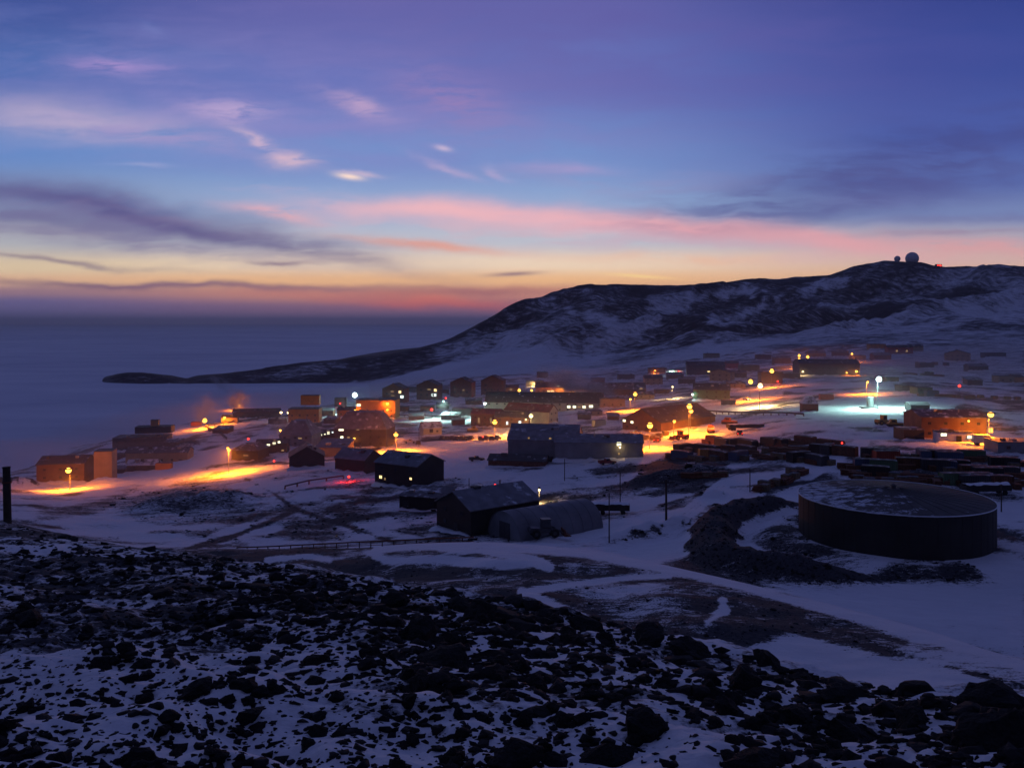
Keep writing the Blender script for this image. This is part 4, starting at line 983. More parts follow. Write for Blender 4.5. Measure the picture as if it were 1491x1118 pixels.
B('shed', 'small tan block on the hillside above the dark hall', 'shed', 1037, 522, 22, 7, 8, 0, 'flat', 'x', 3, 'tan_siding', 'roof_dark')
B('workshop', 'dark workshop beneath the orange lamp by the upper road', 'workshop', 1124, 560, 30, 17, 12, -5, 'flat', 'x', 3, 'steel_dark', 'roof_dark', lamps=[(1131.5, 558 - 3, 'red', 80, .5)])
B('hall', 'large dark hall on the upper road with orange lamps at both ends', 'hall', 1208, 547, 86, 17, 18, -4, 'gable', 'x', 6, 'steel_dark', 'roof_dark', [(1150, 544, 4, 3, 'win_dim')],
  [(1169, 541, 'warm', 300, .6), (1245, 540.5, 'sodium', 700, .8), (1231.5, 542.5, 'sodium', 150, .5)], vents=3)
B('shed', 'low shed with snow roof at the near end of the large dark hall', 'shed', 1150, 552, 30, 8, 8, 0, 'flat', 'x', 3, 'rust', 'roof_part_snow')
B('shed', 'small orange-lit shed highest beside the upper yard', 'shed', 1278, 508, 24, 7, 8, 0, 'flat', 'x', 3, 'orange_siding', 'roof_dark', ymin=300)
B('house', 'red house among the orange-lit sheds on the upper yard', 'house', 1311, 516, 36, 10, 9, -4, 'gable', 'x', 3, 'red_siding', 'roof_dark', [(1306, 511, 3, 3, 'win_dim'), (1320, 511, 3, 3, 'win_dim')], ymin=300)
B('house', 'brown house standing alone on the snowy hillside', 'house', 1394, 526, 34, 11, 14, -28, 'gable', 'y', 5, 'tan_siding', 'roof_dark', door=1394, ymin=300)
B('shed', 'flat dark shed on the snow behind the lone brown house', 'shed', 1450, 520, 30, 6, 9, 0, 'flat', 'x', 3, 'steel_dark', 'roof_dark', ymin=300)
B('shed', 'tan shed catching orange light beyond the cold-lit yard', 'shed', 1466, 558, 22, 10, 8, 0, 'flat', 'x', 3, 'tan_siding', 'roof_dark', ymin=300)
B('shed', 'orange shed farthest along the upper road', 'shed', 1484, 558, 14, 9, 8, 0, 'gable', 'x', 3, 'orange_siding', 'roof_dark', ymin=300)
B('shed', 'low dark shed beside the cold-lit yard', 'shed', 1323, 570, 20, 8, 8, 0, 'flat', 'x', 3, 'steel_dark', 'roof_dark')
B('shed', 'two-bay dark shed by the right edge of the cold-lit yard', 'shed', 1347, 574, 22, 9, 8, 0, 'flat', 'x', 3, 'green_siding', 'roof_dark')
# --- right
B('pump_house', 'dark pump house with a white snow cap at the edge of the cold-lit yard', 'hut', 1180, 600, 22, 12, 7, -10, 'hip', 'x', 10, 'rust', 'roof_snow')
B('garage', 'large brown garage lit orange by the rightmost street lamp', 'garage', 1389, 640, 92, 32, 14, -4, 'gable', 'x', 8, 'brown_siding', 'roof_part_snow', [(1440, 626, 8, 8, 'win_orange')], [(1407, 612, 'sodium', 40, .3)], vents=2)
B('trailer', 'white trailer with two bright windows in front of the brown garage', 'trailer', 1392, 645, 50, 15, 4, -6, 'flat', 'x', 3, 'white_siding', 'roof_part_snow', [(1375, 633, 9, 5, 'win_pale'), (1412, 636, 10, 5, 'win_pale')], door=1396, base=.8)
B('shed', 'black block left of the white trailer', 'shed', 1331, 641, 30, 15, 7, 0, 'flat', 'x', 3, 'steel_black', 'roof_part_snow')
B('shed', 'low grey shed cut by the right edge behind the truck', 'shed', 1484, 662, 60, 17, 8, -4, 'flat', 'x', 3, 'steel_grey', 'roof_grey')

# --- small sheds, huts and stores between the larger buildings
SMALLB = [
 (566, 603, 20, 7, 'rust', 'low rusty shed right of the wide orange block'), (606, 612, 22, 6, 'tan_siding', 'low tan store on the orange-lit yard above the small hut'), (655, 612, 26, 7, 'steel_dark', 'dark shed beyond the small yellow-lit hut'),
 (668, 620, 18, 8, 'rust', 'rusty shed left of the brown gabled house'), (644, 596, 18, 6, 'steel_dark', 'dark shed under the second red lamp in the cold-lit yard'), (850, 612, 18, 8, 'steel_dark', 'dark block on the pale road right of the red-roofed hall'),
 (866, 606, 22, 7, 'tan_siding', 'tan shed on the pale road before the ochre shed'), (893, 612, 16, 6, 'rust', 'rusty shed close to the left corner of the long dark barn'), (940, 582, 26, 7, 'tan_siding', 'tan shed by the street lamp at the bend'),
 (965, 574, 20, 6, 'rust', 'rusty shed on the road behind the long dark barn'), (1000, 560, 24, 8, 'steel_dark', 'dark shed above the dull green warehouse'), (1075, 566, 22, 7, 'tan_siding', 'tan shed left of the bright lamp pair'),
 (1062, 590, 18, 6, 'steel_dark', 'dark shed at the right end of the dull green warehouse'), (1078, 551, 20, 8, 'steel_dark', 'dark shed left of the workshop on the upper road'), (1140, 530, 24, 8, 'brown_siding', 'brown shed just below the upper lamp cluster'),
 (1112, 524, 22, 7, 'rust', 'rusty shed high on the slope above the green shed'), (1190, 520, 26, 6, 'orange_siding', 'orange-lit shed right of the upper lamp cluster'), (1225, 519, 22, 6, 'rust', 'rusty shed behind the roof of the large dark hall'),
 (1252, 524, 20, 6, 'tan_siding', 'tan shed below the small orange upper-yard lamp'), (1285, 524, 26, 7, 'rust', 'rusty shed below the red house on the upper yard'), (1334, 512, 20, 8, 'tan_siding', 'tan shed right of the red house on the upper yard'),
 (1350, 536, 22, 7, 'steel_dark', 'dark shed on the slope below the lone brown house'), (1425, 540, 28, 7, 'steel_dark', 'dark long shed below the flat hillside shed'), (1420, 562, 20, 8, 'steel_dark', 'dark shed right of the farthest red lamp'),
 (1300, 556, 18, 6, 'rust', 'rusty shed right of the cold white floodlight'), (1340, 598, 26, 8, 'steel_dark', 'dark shed behind the left end of the brown garage'), (985, 552, 22, 6, 'brown_siding', 'brown shed below the shed with the red lamp'),
 (912, 553, 24, 7, 'steel_dark', 'dark shed at the foot of the hill behind the long snow-roofed hall'), (870, 560, 20, 7, 'rust', 'rusty shed at the right end of the drifting steam'), (690, 590, 24, 6, 'rust', 'rusty shed left of the very long hall'),
 (600, 572, 14, 8, 'steel_dark', 'dark hut between the first two hill dormitories'), (648, 574, 12, 7, 'rust', 'rusty hut between the second and third hill dormitories'), (250, 652, 22, 8, 'steel_dark', 'dark hut right of the stepped warehouse'),
 (160, 672, 24, 8, 'rust', 'rusty store between the two shore warehouses'), (172, 690, 20, 7, 'steel_dark', 'dark store left of the small snow-roofed hut'), (320, 632, 22, 6, 'rust', 'rusty store by the harbour road'),
 (404, 618, 26, 7, 'steel_dark', 'dark shed left of the orange control-room block'), (475, 606, 20, 8, 'rust', 'rusty shed right of the orange control-room block'), (480, 618, 18, 7, 'brown_siding', 'brown shed behind the wing with lit windows'),
]
for k, (px, py, w, h, mat, lab) in enumerate(SMALLB):
    B('shed' if w > 15 else 'hut', lab, 'shed' if w > 15 else 'hut', px, py, w, h, 6 + k % 4, (k * 37) % 23 - 11, ['flat', 'gable', 'shed'][k % 3], 'x', 3, mat, ['roof_dark', 'roof_part_snow', 'roof_grey'][(k * 5) % 3], ymin=200)

# ------------------------------------------------------------------ street lamps and signal lamps
SL = street_lamp
SL(102, 684, 'leftmost street lamp, glaring in front of the brown warehouse', watts=13000, h=7, r=.95, wide=True)
SL(299, 612, 'bright orange lamp on the harbour edge beside the steam', watts=22000, h=5, r=1.3, wide=True)
SL(349, 590, 'harbour lamp wrapped in a puff of orange steam', watts=20000, h=5, r=.5, wide=True)
SL(409, 626, 'lamp hidden behind the grey snow-roofed hall, lighting the road', watts=6000, h=7, r=.5)
SL(333, 652, 'lamp at the corner of the dark end block, over the orange stretch of road', watts=14000, h=9, r=.4, wide=True)
SL(517, 575, 'tall cold white floodlight beside the wide orange block', 'mercury', 15000, 12, 1.5)
SL(455, 622, 'orange lamp beside the big snow-roofed dormitory', watts=3000, h=7, r=.75, back=10)
SL(566, 620, 'lower orange lamp at the corner of the snow-roofed dormitory', watts=900, h=7, r=.6, back=8)
SL(577, 632, 'brightest orange lamp at the corner of the snow-roofed dormitory', watts=14000, h=8, r=.85, back=10, wide=True)
SL(720.5, 614, 'yard lamp in front of the brown houses', watts=14000, h=7, r=1.0, wide=True)
SL(773, 605, 'white-orange yard lamp before the red-roofed hall', 'warm', 12000, 8, .9, wide=True)
SL(706, 587, 'cold white lamp at the left end of the very long hall', 'mercury', 6000, 9, .7)
SL(646, 584, 'added white lamp standing in for the unseen source of the cold-lit yard', 'mercury', 9000, 10, .3)  # added lamp: the source that lights this yard is itself out of sight
SL(756, 568, 'left lamp of the three on the rise behind the long hall', watts=8000, h=7, r=1.0)
SL(774, 568, 'middle lamp of the three on the rise behind the long hall', watts=5000, h=7, r=.8)
SL(924.5, 573.5, 'street lamp at the bend beyond the ochre shed', watts=9000, h=9, r=1.0, wide=True)
SL(917.5, 581, 'second smaller lamp at the bend beyond the ochre shed', watts=2500, h=6, r=.6)
SL(945.6, 618.8, 'street lamp before the front of the long dark barn', watts=11000, h=8, r=.95, wide=True)
SL(1003, 591, 'upper lamp at the far corner of the long dark barn', watts=15000, h=11, r=.95, wide=True)
SL(1005.5, 598, 'lower lamp at the far corner of the long dark barn', watts=3000, h=7, r=.75)
SL(981, 613, 'small lamp beside the road along the dark barn', watts=2500, h=5, r=.5)
SL(1092, 555.5, 'left lamp of the bright pair on the upper road', watts=10000, h=10, r=1.15, wide=True)
SL(1106, 561.5, 'right and whiter lamp of the bright pair on the upper road', 'warm', 11000, 10, 1.15)
SL(1123, 540, 'lamp above the dark workshop on the upper road', watts=9000, h=10, r=1.2)
SL(1163, 517.6, 'topmost lamp of the cluster on the upper road', watts=7000, h=9, r=1.1)
SL(1163, 523.5, 'lower lamp of the cluster on the upper road', watts=10000, h=7, r=1.3, wide=True)
SL(1175.5, 519.5, 'right lamp of the cluster on the upper road', watts=8000, h=8, r=1.2)
SL(1240, 515, 'small orange lamp on the upper yard', watts=13000, h=8, r=.9)
SL(1262, 556, 'orange lamp low beside the cold white floodlight on the right', watts=9000, h=6, r=.45)
SL(1278, 552, 'cold white floodlight over the right yard', 'mercury', 14000, 12, 1.05, wide=True)
SL(1439.5, 603, 'rightmost street lamp in front of the brown garage', watts=9000, h=9, r=.8, wide=True)
SL(978.8, 563, 'small pale lamp on the road behind the dark barn', 'warm', 2500, 7, .55)
SL(410, 600, 'pale yellow lamp left of the orange block near the ice', 'warm', 500, 6, .8)
SL(420, 600.5, 'faint pale lamp nearest the orange block near the ice', 'warm', 300, 6, .6)
SL(785, 712, 'low lamp at the far end of the black barn', 'warm', 450, 3, .25)

def signal_lamp(px, py, label, h=3.0, r=.4, watts=60):
    r *= .72
    p = hit(px, py, h); t = empty('signal_lamp', p); tag(t, label, 'signal lamp', 'red signal lamps')
    m = MB(); m.tube((0, 0, -1), (0, 0, h - r), .06, .05, 6); m.lathe([(.001, h - r - .1), (r * .7, h - r - .1), (r * .7, h - r * .7), (.001, h - r * .7)], 8); m.build('post', M_['trim_dark'], t)
    g = MB(); g.ball((0, 0, h), r, 10, 8); g.build('lamp_globe', M_['glow_red'], t, smooth=True)
    add_light(t, (0, 0, h), 'red', watts, r * 1.15)
signal_lamp(361.5, 639, 'red lamp beside the orange-lit road above the dark block', 4, .7, 150)
signal_lamp(399, 671, 'red lamp on the snow left of the black gable-ended barn', 2.5, .5, 60)
signal_lamp(508, 694, 'bright red lamp staining the snow in front of the low dark block', 1.6, .5, 420)
signal_lamp(460, 586, 'red lamp above the ice near the orange control room', 8, .7, 60)
signal_lamp(445, 580, 'red lamp topmost above the orange control room', 14, .6, 60)
signal_lamp(628.5, 596.5, 'large red lamp in the cold-lit yard', 6, 1.0, 200)
signal_lamp(649, 579.5, 'red lamp beside the second hill dormitory', 6, .8, 80)
signal_lamp(721, 706.5, 'red lamp behind the ridge of the black barn', 7.5, .4, 150)
signal_lamp(1397, 562, 'red lamp far on the right beyond the cold-lit yard', 5, .9, 80)
signal_lamp(1226, 645, 'small red lamp at the end of the container rows', 2.4, .35, 20)
signal_lamp(703, 636, 'small red lamp among the parked vehicles on the yard', 1.6, .4, 20)
# ------------------------------------------------------------------ fuel tank
def fuel_tank():
    R_, hT, cone = 15.0, 6.5, 1.4
    t = empty('fuel_tank', (TX, TY, TZ)); tag(t, 'huge round dark fuel tank with low conical roof inside its earth dike', 'tank')
    m = MB(); m.lathe([(R_, -1.0), (R_, 2.2), (R_ + .03, 2.2), (R_ + .03, 2.26), (R_, 2.26), (R_, 4.4), (R_ + .03, 4.4), (R_ + .03, 4.46), (R_, 4.46), (R_, hT)], 96)
    for k in range(48):
        a = 2 * math.pi * k / 48; x, y = math.cos(a) * R_, math.sin(a) * R_
        m.box(x - .03, x + .03, y - .03, y + .03, 0, hT - .05)
    m.build('shell', M_['tank_plate'], t)
    r = MB(); n = 48; rings = [(R_ + .12, hT + .02), (R_ * .66, hT + cone * .34), (R_ * .33, hT + cone * .67), (.4, hT + cone)]
    r.lathe([(R_ + .12, hT - .12)] + rings + [(.001, hT + cone)], 96)
    roofm = surf('tank_roof', (.075, .068, .066), .8, .3, .35, snow=.0, bump=.35)
    nt = roofm.node_tree; N, L = nt.nodes, nt.links; b = N['Principled BSDF']
    tc = N.new('ShaderNodeTexCoord'); n2 = N.new('ShaderNodeTexNoise'); n2.inputs['Scale'].default_value = .55; n2.inputs['Detail'].default_value = 9; n2.inputs['Roughness'].default_value = .7
    L.new(tc.outputs['Object'], n2.inputs['Vector'])
    sp = N.new('ShaderNodeSeparateXYZ'); L.new(tc.outputs['Object'], sp.inputs[0])
    mr = N.new('ShaderNodeMapRange'); L.new(sp.outputs[0], mr.inputs['Value']); mr.inputs['From Min'].default_value = 5; mr.inputs['From Max'].default_value = -9; mr.inputs['To Min'].default_value = -.16; mr.inputs['To Max'].default_value = .06
    ad = N.new('ShaderNodeMath'); L.new(n2.outputs['Fac'], ad.inputs[0]); L.new(mr.outputs[0], ad.inputs[1])
    rp = N.new('ShaderNodeValToRGB'); rp.color_ramp.elements[0].position = .50; rp.color_ramp.elements[1].position = .60; L.new(ad.outputs[0], rp.inputs['Fac'])
    mx = N.new('ShaderNodeMix'); mx.data_type = 'RGBA'; old = b.inputs['Base Color'].links[0].from_socket
    L.new(rp.outputs['Color'], mx.inputs[0]); L.new(old, mx.inputs[6]); mx.inputs[7].default_value = (.58, .60, .66, 1); L.new(mx.outputs[2], b.inputs['Base Color'])
    ro = r.build('roof', roofm, t)
    s = MB()
    for k in range(36):
        a = 2 * math.pi * k / 36 + .02; p = (math.cos(a) * R_, math.sin(a) * R_, hT + .03); q = (math.cos(a) * 1.0, math.sin(a) * 1.0, hT + cone - .02)
        s.tube(p, q, .03, .02, 4)
    s.build('roof_seam', M_['tank_plate'], ro)
    w = MB(); 
    for k in range(160):
        a0, a1 = 2 * math.pi * k / 160, 2 * math.pi * (k + 1) / 160
        w.tube((math.cos(a0) * (R_ + .1), math.sin(a0) * (R_ + .1), hT + .03), (math.cos(a1) * (R_ + .1), math.sin(a1) * (R_ + .1), hT + .03), .09, .09, 5)
    w.build('rim', M_['snow_lying'], t)
    v = MB(); v.tube((0, 0, hT + cone - .1), (0, 0, hT + cone + .5), .35, .35, 10); v.lathe([(.001, hT + cone + .75), (.55, hT + cone + .5), (.55, hT + cone + .42), (.001, hT + cone + .42)], 10); v.build('vent', M_['steel_dark'], ro)
    st = MB()                                                       # stair winding up the shell
    for k in range(34):
        a = R(150 - k * 1.1); z = k * hT / 34; x, y = math.cos(a), math.sin(a)
        st.tube((x * R_, y * R_, z + .1), (x * (R_ + .9), y * (R_ + .9), z + .1), .07, .07, 4)
        if k % 3 == 0: st.tube((x * (R_ + .9), y * (R_ + .9), z + .1), (x * (R_ + .9), y * (R_ + .9), z + 1.1), .03, .03, 4)
    st.build('stair', M_['steel_dark'], t)
fuel_tank()
def small_tank(px, py, label, r, h):
    p = hit(px, py); t = empty('storage_tank', p); tag(t, label, 'tank')
    m = MB(); m.lathe([(r, -1), (r, h), (r * .96, h + .1), (.001, h + r * .25)], 24); m.build('shell', M_['galvanised'], t, smooth=False)
    m = MB(); m.tube((r + .1, 0, 0), (r + .1, 0, h + .6), .04, .04, 5); m.tube((r + .1, .4, 0), (r + .1, .4, h + .6), .04, .04, 5)
    for k in range(int(h / .4)): m.tube((r + .1, 0, .2 + k * .4), (r + .1, .4, .2 + k * .4), .025, .025, 4)
    m.build('ladder', M_['trim_dark'], t)
    m = MB(); m.box(-r * 2.6, r * 2.6, -r * 1.6, r * 1.6, -.8, .35); m.build('base', M_['steel_dark'], t)
small_tank(1267, 594, 'upright tank standing on its base in the cold white light', 1.4, 4.5)

# ------------------------------------------------------------------ radomes on the ridge
def radome(px, py, rpx, label, legs=True):
    y = 1775.0; x = (px - CX) / F * y; z0 = zt(x, y); zc = H - (py - Y0) / F * y; r = rpx * y / F
    t = empty('radome', (x, y, z0)); tag(t, label, 'radome')
    m = MB(); prof = [(max(.01, r * math.sin(math.pi * k / 24)), zc - z0 - r * math.cos(math.pi * k / 24)) for k in range(3, 25)]; m.lathe(prof, 40); d = m.build('dome', M_['radome_white'], t)
    s = MB()
    for k in range(12):
        a = 2 * math.pi * k / 12
        for j in range(3, 23):
            p = [(math.cos(a) * r * 1.003 * math.sin(math.pi * i / 24), math.sin(a) * r * 1.003 * math.sin(math.pi * i / 24), zc - z0 - r * 1.003 * math.cos(math.pi * i / 24)) for i in (j, j + 1)]
            s.tube(p[0], p[1], .12, .12, 4)
    s.build('panel_seam', M_['steel_grey'], d)
    b = MB(); b.lathe([(r * .62, -4), (r * .62, zc - z0 - r * .88), (r * .3, zc - z0 - r * .88)], 24); b.build('base', M_['steel_dark'], t)
radome(1328, 376.5, 9.2, 'large white radome ball on the ridge')
radome(1306.5, 377, 4.3, 'small dark radome ball on the ridge left of the large one')
def beacon():
    y = 1780.0; px, py = 1367, 387; x = (px - CX) / F * y; z0 = zt(x, y); zc = H - (py - Y0) / F * y
    t = empty('beacon_hut', (x, y, z0)); tag(t, 'little hut with a red warning light on the ridge right of the radomes', 'hut')
    m = MB(); m.box(-5, 7, 1, 7, -4, max(2.5, zc - z0 + 1.5)); m.build('wall', M_['steel_dark'], t)
    h = max(2.5, zc - z0 + 1.5); m = MB(); m.prism([(.6, h), (4, h + 1.3), (7.4, h), (7.4, h + .2), (4, h + 1.6), (.6, h + .2)], 'x', -5.3, 7.3); m.build('roof', M_['roof_dark'], t)
    for k, dx_ in enumerate((-2.2, 2.6)):
        m = MB(); m.ball((dx_, -.4, zc - z0), 2.0 if k else 1.5, 12, 8); m.build('warning_light', M_['glow_red'], t, smooth=True)
beacon()

# ------------------------------------------------------------------ poles, rail and posts
utility_pole(970, 757, 698, 'thick utility pole with a long crossarm on the gravel heap', r=.24)
utility_pole(887, 790, 718, 'slim bare pole in front of the snow-topped flatbed', False, .13)
utility_pole(903, 735, 688, 'slim pole behind the snow-topped flatbed', False, .13)
utility_pole(1092, 716, 682, 'slim pole above the tank dike', False, .13)
utility_pole(822, 700, 668, 'slim pole before the long grey warehouse', False, .13)
utility_pole(683, 716, 696, 'short pole beside the roof of the black barn', False, .13)
utility_pole(1458, 745, 705, 'slim pole right of the fuel tank', False, .13)
utility_pole(517, 664, 650, 'short pole before the entrance of the big dormitory', False, .12)
utility_pole(610, 650, 622, 'slim pole by the yellow-lit hut', False, .12)
utility_pole(1035, 625, 600, 'slim pole on the orange-lit road', False, .12)
utility_pole(1106, 600, 570, 'slim pole under the bright pair of lamps', False, .14)
utility_pole(865, 640, 617, 'slim pole by the pale road before the barn', False, .12)
def thick_post():
    y = 42.0; x = (11 - CX) / F * y; p = Vector((x, y, zt(x, y))); t = empty('marker_post', p); tag(t, 'thick dark post standing on the rubble at the left edge', 'post'); t.rotation_euler = (0, R(-1.2), 0)
    h = H - (681 - Y0) / F * y - p.z
    m = MB(); m.tube((0, 0, -.8), (0, 0, h), .19, .17, 14); m.build('pole', M_['wood_pole'], t)
    m = MB(); m.lathe([(.18, h - .02), (.19, h - .02), (.19, h + .05), (.001, h + .07)], 14); m.build('cap', M_['steel_black'], t)
    m = MB(); m.lathe([(.195, h * .72), (.205, h * .72), (.205, h * .72 + .08), (.195, h * .72 + .08)], 14); m.build('band', M_['rust'], t)
thick_post()
def pipe_rail():
    pts = []
    for px, py in ((345, 797), (390, 795.5), (440, 793), (490, 790.5), (540, 788), (590, 786), (640, 783.5), (690, 782)):
        y = 128.0 - (px - 345) * .022; x = (px - CX) / F * y; pts.append(Vector((x, y, H - (py - Y0) / F * y)))
    o = pts[0]; base = Vector((o.x, o.y, zt(o.x, o.y))); t = empty('pipe_rail', base); tag(t, 'low pipe rail on short posts along the outer edge of the gravel road', 'railing')
    tube = MB(); low = MB()
    for a, b in zip(pts[:-1], pts[1:]):
        tube.tube(a - base, b - base, .10, .10, 8); low.tube(a - base - Vector((0, 0, .55)), b - base - Vector((0, 0, .55)), .05, .05, 6)
    tube.build('top_pipe', M_['rust'], t); low.build('lower_pipe', M_['rust'], t)
    for a, b in zip(pts[:-1], pts[1:]):
        for k in range(3):
            q = a.lerp(b, k / 3); z0 = zt(q.x, q.y)
            m = MB(); m.tube((q.x - base.x, q.y - base.y, min(z0, q.z - 1.2) - base.z - .5), (q.x - base.x, q.y - base.y, q.z - base.z + .05), .09, .08, 6); m.build('post', M_['wood_pole'], t)
pipe_rail()
def raised_pipeline(pts, label, hgt=1.1, r=.32):
    P_ = [hit(*q) for q in pts]; W_ = []
    for a, b in zip(P_[:-1], P_[1:]):
        n = max(2, int((b - a).length / 5))
        for k in range(n):
            q = a.lerp(b, k / n); W_.append(Vector((q.x, q.y, zt(q.x, q.y))))
    W_.append(P_[-1]); base = W_[0].copy(); t = empty('raised_pipeline', base); tag(t, label, 'pipeline')
    m = MB()
    zs = [q.z for q in W_]; zs = [sum(zs[max(0, i - 2):i + 3]) / len(zs[max(0, i - 2):i + 3]) for i in range(len(zs))]
    top = [Vector((q.x, q.y, max(z, q.z - .3) + hgt)) - base for q, z in zip(W_, zs)]
    for a, b in zip(top[:-1], top[1:]): m.tube(a, b, r, r, 10)
    m.build('pipe', M_['pipe_lagging'], t); sm = MB().box(-.12, .12, -.5, .5, -hgt - 1.2, -r + .03).mesh('support', M_['timber'])
    for q in top:
        o = bpy.data.objects.new('support', sm); COL.objects.link(o); o.parent = t; o.location = q
raised_pipeline([(415, 712), (450, 705), (500, 697)], 'short raised pipeline leading to the red lamp on the snow', 1.0, .22)
raised_pipeline([(330, 640), (300, 622), (375, 612), (470, 604)], 'raised pipeline along the harbour behind the dark end block', 1.2, .4)
raised_pipeline([(560, 606), (640, 608), (700, 606)], 'raised pipeline behind the open yard', 1.2, .35)
raised_pipeline([(1010, 600), (1080, 604), (1170, 606)], 'raised pipeline along the upper road right of the barn', 1.2, .35)
# wires from pole to pole
def wires():
    a, b = hit(970, 757), hit(1092, 716)
    for k, off in enumerate((-1.4, 1.4)):
        p = Vector((a.x + off, a.y, a.z + 6.3)); q = Vector((b.x, b.y, b.z + 5.2 + .2 * k)); m = MB(); prev = None
        for i in range(13):
            t = i / 12; c = p.lerp(q, t); c.z -= 1.1 * 4 * t * (1 - t)
            if prev is not None: m.tube(prev - p, c - p, .018, .018, 4)
            prev = c
        o = m.build('overhead_wire', M_['trim_dark']); o.location = p; tag(o, ('upper' if k else 'lower') + ' slack overhead wire between the crossarm pole and the dike pole', 'wire')
wires()

# ------------------------------------------------------------------ vehicles
def on(px, py, ymin=90.0): return hit(px, py, 0, ymin)
GV = 'vehicles parked in a row on the open yard'
first = None
for i, (px, py) in enumerate(((644, 640), (651, 640.5), (658, 640), (665, 640.5), (672, 640), (679, 640.5), (686, 640), (700, 641), (708, 640), (716, 640.5), (724, 640))):
    lab = 'dark pickup parked in the row on the open orange-lit yard'
    if first is None: first = pickup('pickup_truck', lab, on(px, py), R(82), 'truck_dark', GV)
    else: copy_tree(first, on(px, py), R(82 + 9 * ((i * 37) % 5 - 2)), lab, GV)
pickup('pickup_truck', 'pickup standing alone in the bright orange light by the snow-roofed dormitory', on(597, 645), R(5), 'truck_white')
pickup('pickup_truck', 'pickup parked right of the lone one by the snow-roofed dormitory', on(609, 647), R(95), 'truck_dark')
pickup('pickup_truck', 'pickup with red tail lights on the road between the container rows', on(1077, 633.5), R(78), 'truck_dark', tail=True)
pickup('pickup_truck', 'pickup with red tail lights beside the long grey warehouse', on(957, 643), R(70), 'truck_red', tail=True)
pickup('pickup_truck', 'pickup with lit headlights on the slope below the bright pair of lamps', on(1087, 583), R(-75), 'truck_white', head=True)
pickup('pickup_truck', 'dark pickup at the left end of the low dark shed', on(694, 671), R(10), 'truck_dark')
pickup('pickup_truck', 'reddish pickup in the snow before the long grey warehouse', on(884, 676), R(15), 'truck_red')
pickup('pickup_truck', 'white pickup among the lit clutter before the dark barn', on(925, 633), R(10), 'truck_white')
pickup('pickup_truck', 'pickup on the harbour road below the orange lamp', on(310, 628), R(30), 'truck_dark')
loader('dark wheel loader parked at the near end of the half-round hut', on(795, 781), R(12), 'truck_dark')
loader('wheel loader on the yard by the lit corner of the dark barn', on(990, 640), R(200), 'machine_orange')
loader('wheel loader among the heaps right of the cold-lit yard', on(1287, 618), R(20))
tracked_vehicle('tracked_vehicle', 'dark tracked vehicle on the orange-lit road right of the barn', on(1035, 629), R(80), 'machine_orange', L_=6.5)
tracked_vehicle('tracked_vehicle', 'red tracked vehicle with raised blade beside the snow-topped trailer', on(1062, 617), R(160), 'machine_orange', L_=6.5)
tracked_vehicle('tracked_vehicle', 'tracked vehicle beside the brown house in the lamp glow', on(688, 628), R(10), 'machine_yellow')
tracked_vehicle('tracked_vehicle', 'small yellow machine beside the heap right of the cold-lit yard', on(1303, 621), R(170), 'machine_yellow')
def flatbed(px, py, label, rz, L_=9.0, ymin=90.0):
    t = empty('flatbed_trailer', on(px, py, ymin), R(rz)); tag(t, label, 'trailer')
    m = MB(); m.box(-L_ / 2, L_ / 2, -1.2, 1.2, .9, 1.2); m.box(-L_ / 2, L_ / 2, -1.22, -1.1, 1.2, 2.1); m.box(-L_ / 2, L_ / 2, 1.1, 1.22, 1.2, 2.1); m.box(-L_ / 2, -L_ / 2 + .12, -1.1, 1.1, 1.2, 2.1); m.box(L_ / 2 - .12, L_ / 2, -1.1, 1.1, 1.2, 2.1); m.build('bed', M_['steel_black'], t)
    for x in (-L_ / 2 + 1.2, -L_ / 2 + 2.3, L_ / 2 - 1.4):
        for y in (-1.05, 1.05):
            w = MB(); w.tube((x, y - .18, .5), (x, y + .18, .5), .5, .5, 12); w.build('wheel', M_['rubber'], t)
    rnd = random.Random(int(px)); m = MB(); n = 14
    vs = []; fs = []
    for i in range(n):
        for j in range(5):
            x = -L_ / 2 + .15 + (L_ - .3) * i / (n - 1); y = -1.05 + 2.1 * j / 4
            vs.append((x, y, 2.0 + .35 * math.sin(math.pi * j / 4) + .3 * rnd.random()))
    for i in range(n - 1):
        for j in range(4): fs.append((i * 5 + j, i * 5 + 5 + j, i * 5 + 6 + j, i * 5 + 1 + j))
    m.add(vs, fs); m.build('snow_load', M_['snow_lying'], t, smooth=True)
    return t
flatbed(889, 748, 'black flatbed heaped with snow on the slope behind the slim pole', -4, 8.0)
flatbed(1085, 626, 'long snow-topped trailer on the orange-lit road', 12, 14)
flatbed(1435, 720, 'snow-topped trailer right behind the fuel tank', 6, 10)
def truck(px, py, label, rz):
    t = empty('box_truck', on(px, py), R(rz)); tag(t, label, 'truck')
    m = MB(); m.box(-3.4, 1.0, -1.2, 1.2, .9, 3.2); m.build('cargo_box', M_['truck_white'], t)
    m = MB(); m.prism([(1.1, .7), (3.2, .7), (3.2, 1.5), (2.7, 1.65), (2.3, 2.5), (1.1, 2.5)], 'y', -1.1, 1.1); c = m.build('cab', M_['truck_white'], t)
    m = MB(); m.box(1.3, 2.1, -1.115, -1.102, 1.6, 2.3); m.box(1.3, 2.1, 1.102, 1.115, 1.6, 2.3); m.build('window', M_['glass_dark'], c)
    for x in (-2.3, 2.3):
        for y in (-1.0, 1.0): w = MB(); w.tube((x, y - .18, .5), (x, y + .18, .5), .5, .5, 12); w.build('wheel', M_['rubber'], t)
    for y in (-.8, .8):
        l = MB(); l.ball((3.25, y, 1.0), .22, 10, 6); l.build('headlight', M_['glow_head'], t)
    add_light(t, (3.9, 0, 1.0), 'warm', 400, .2)
truck(1435, 649, 'white box truck with lit headlights under the rightmost street lamp', -12)

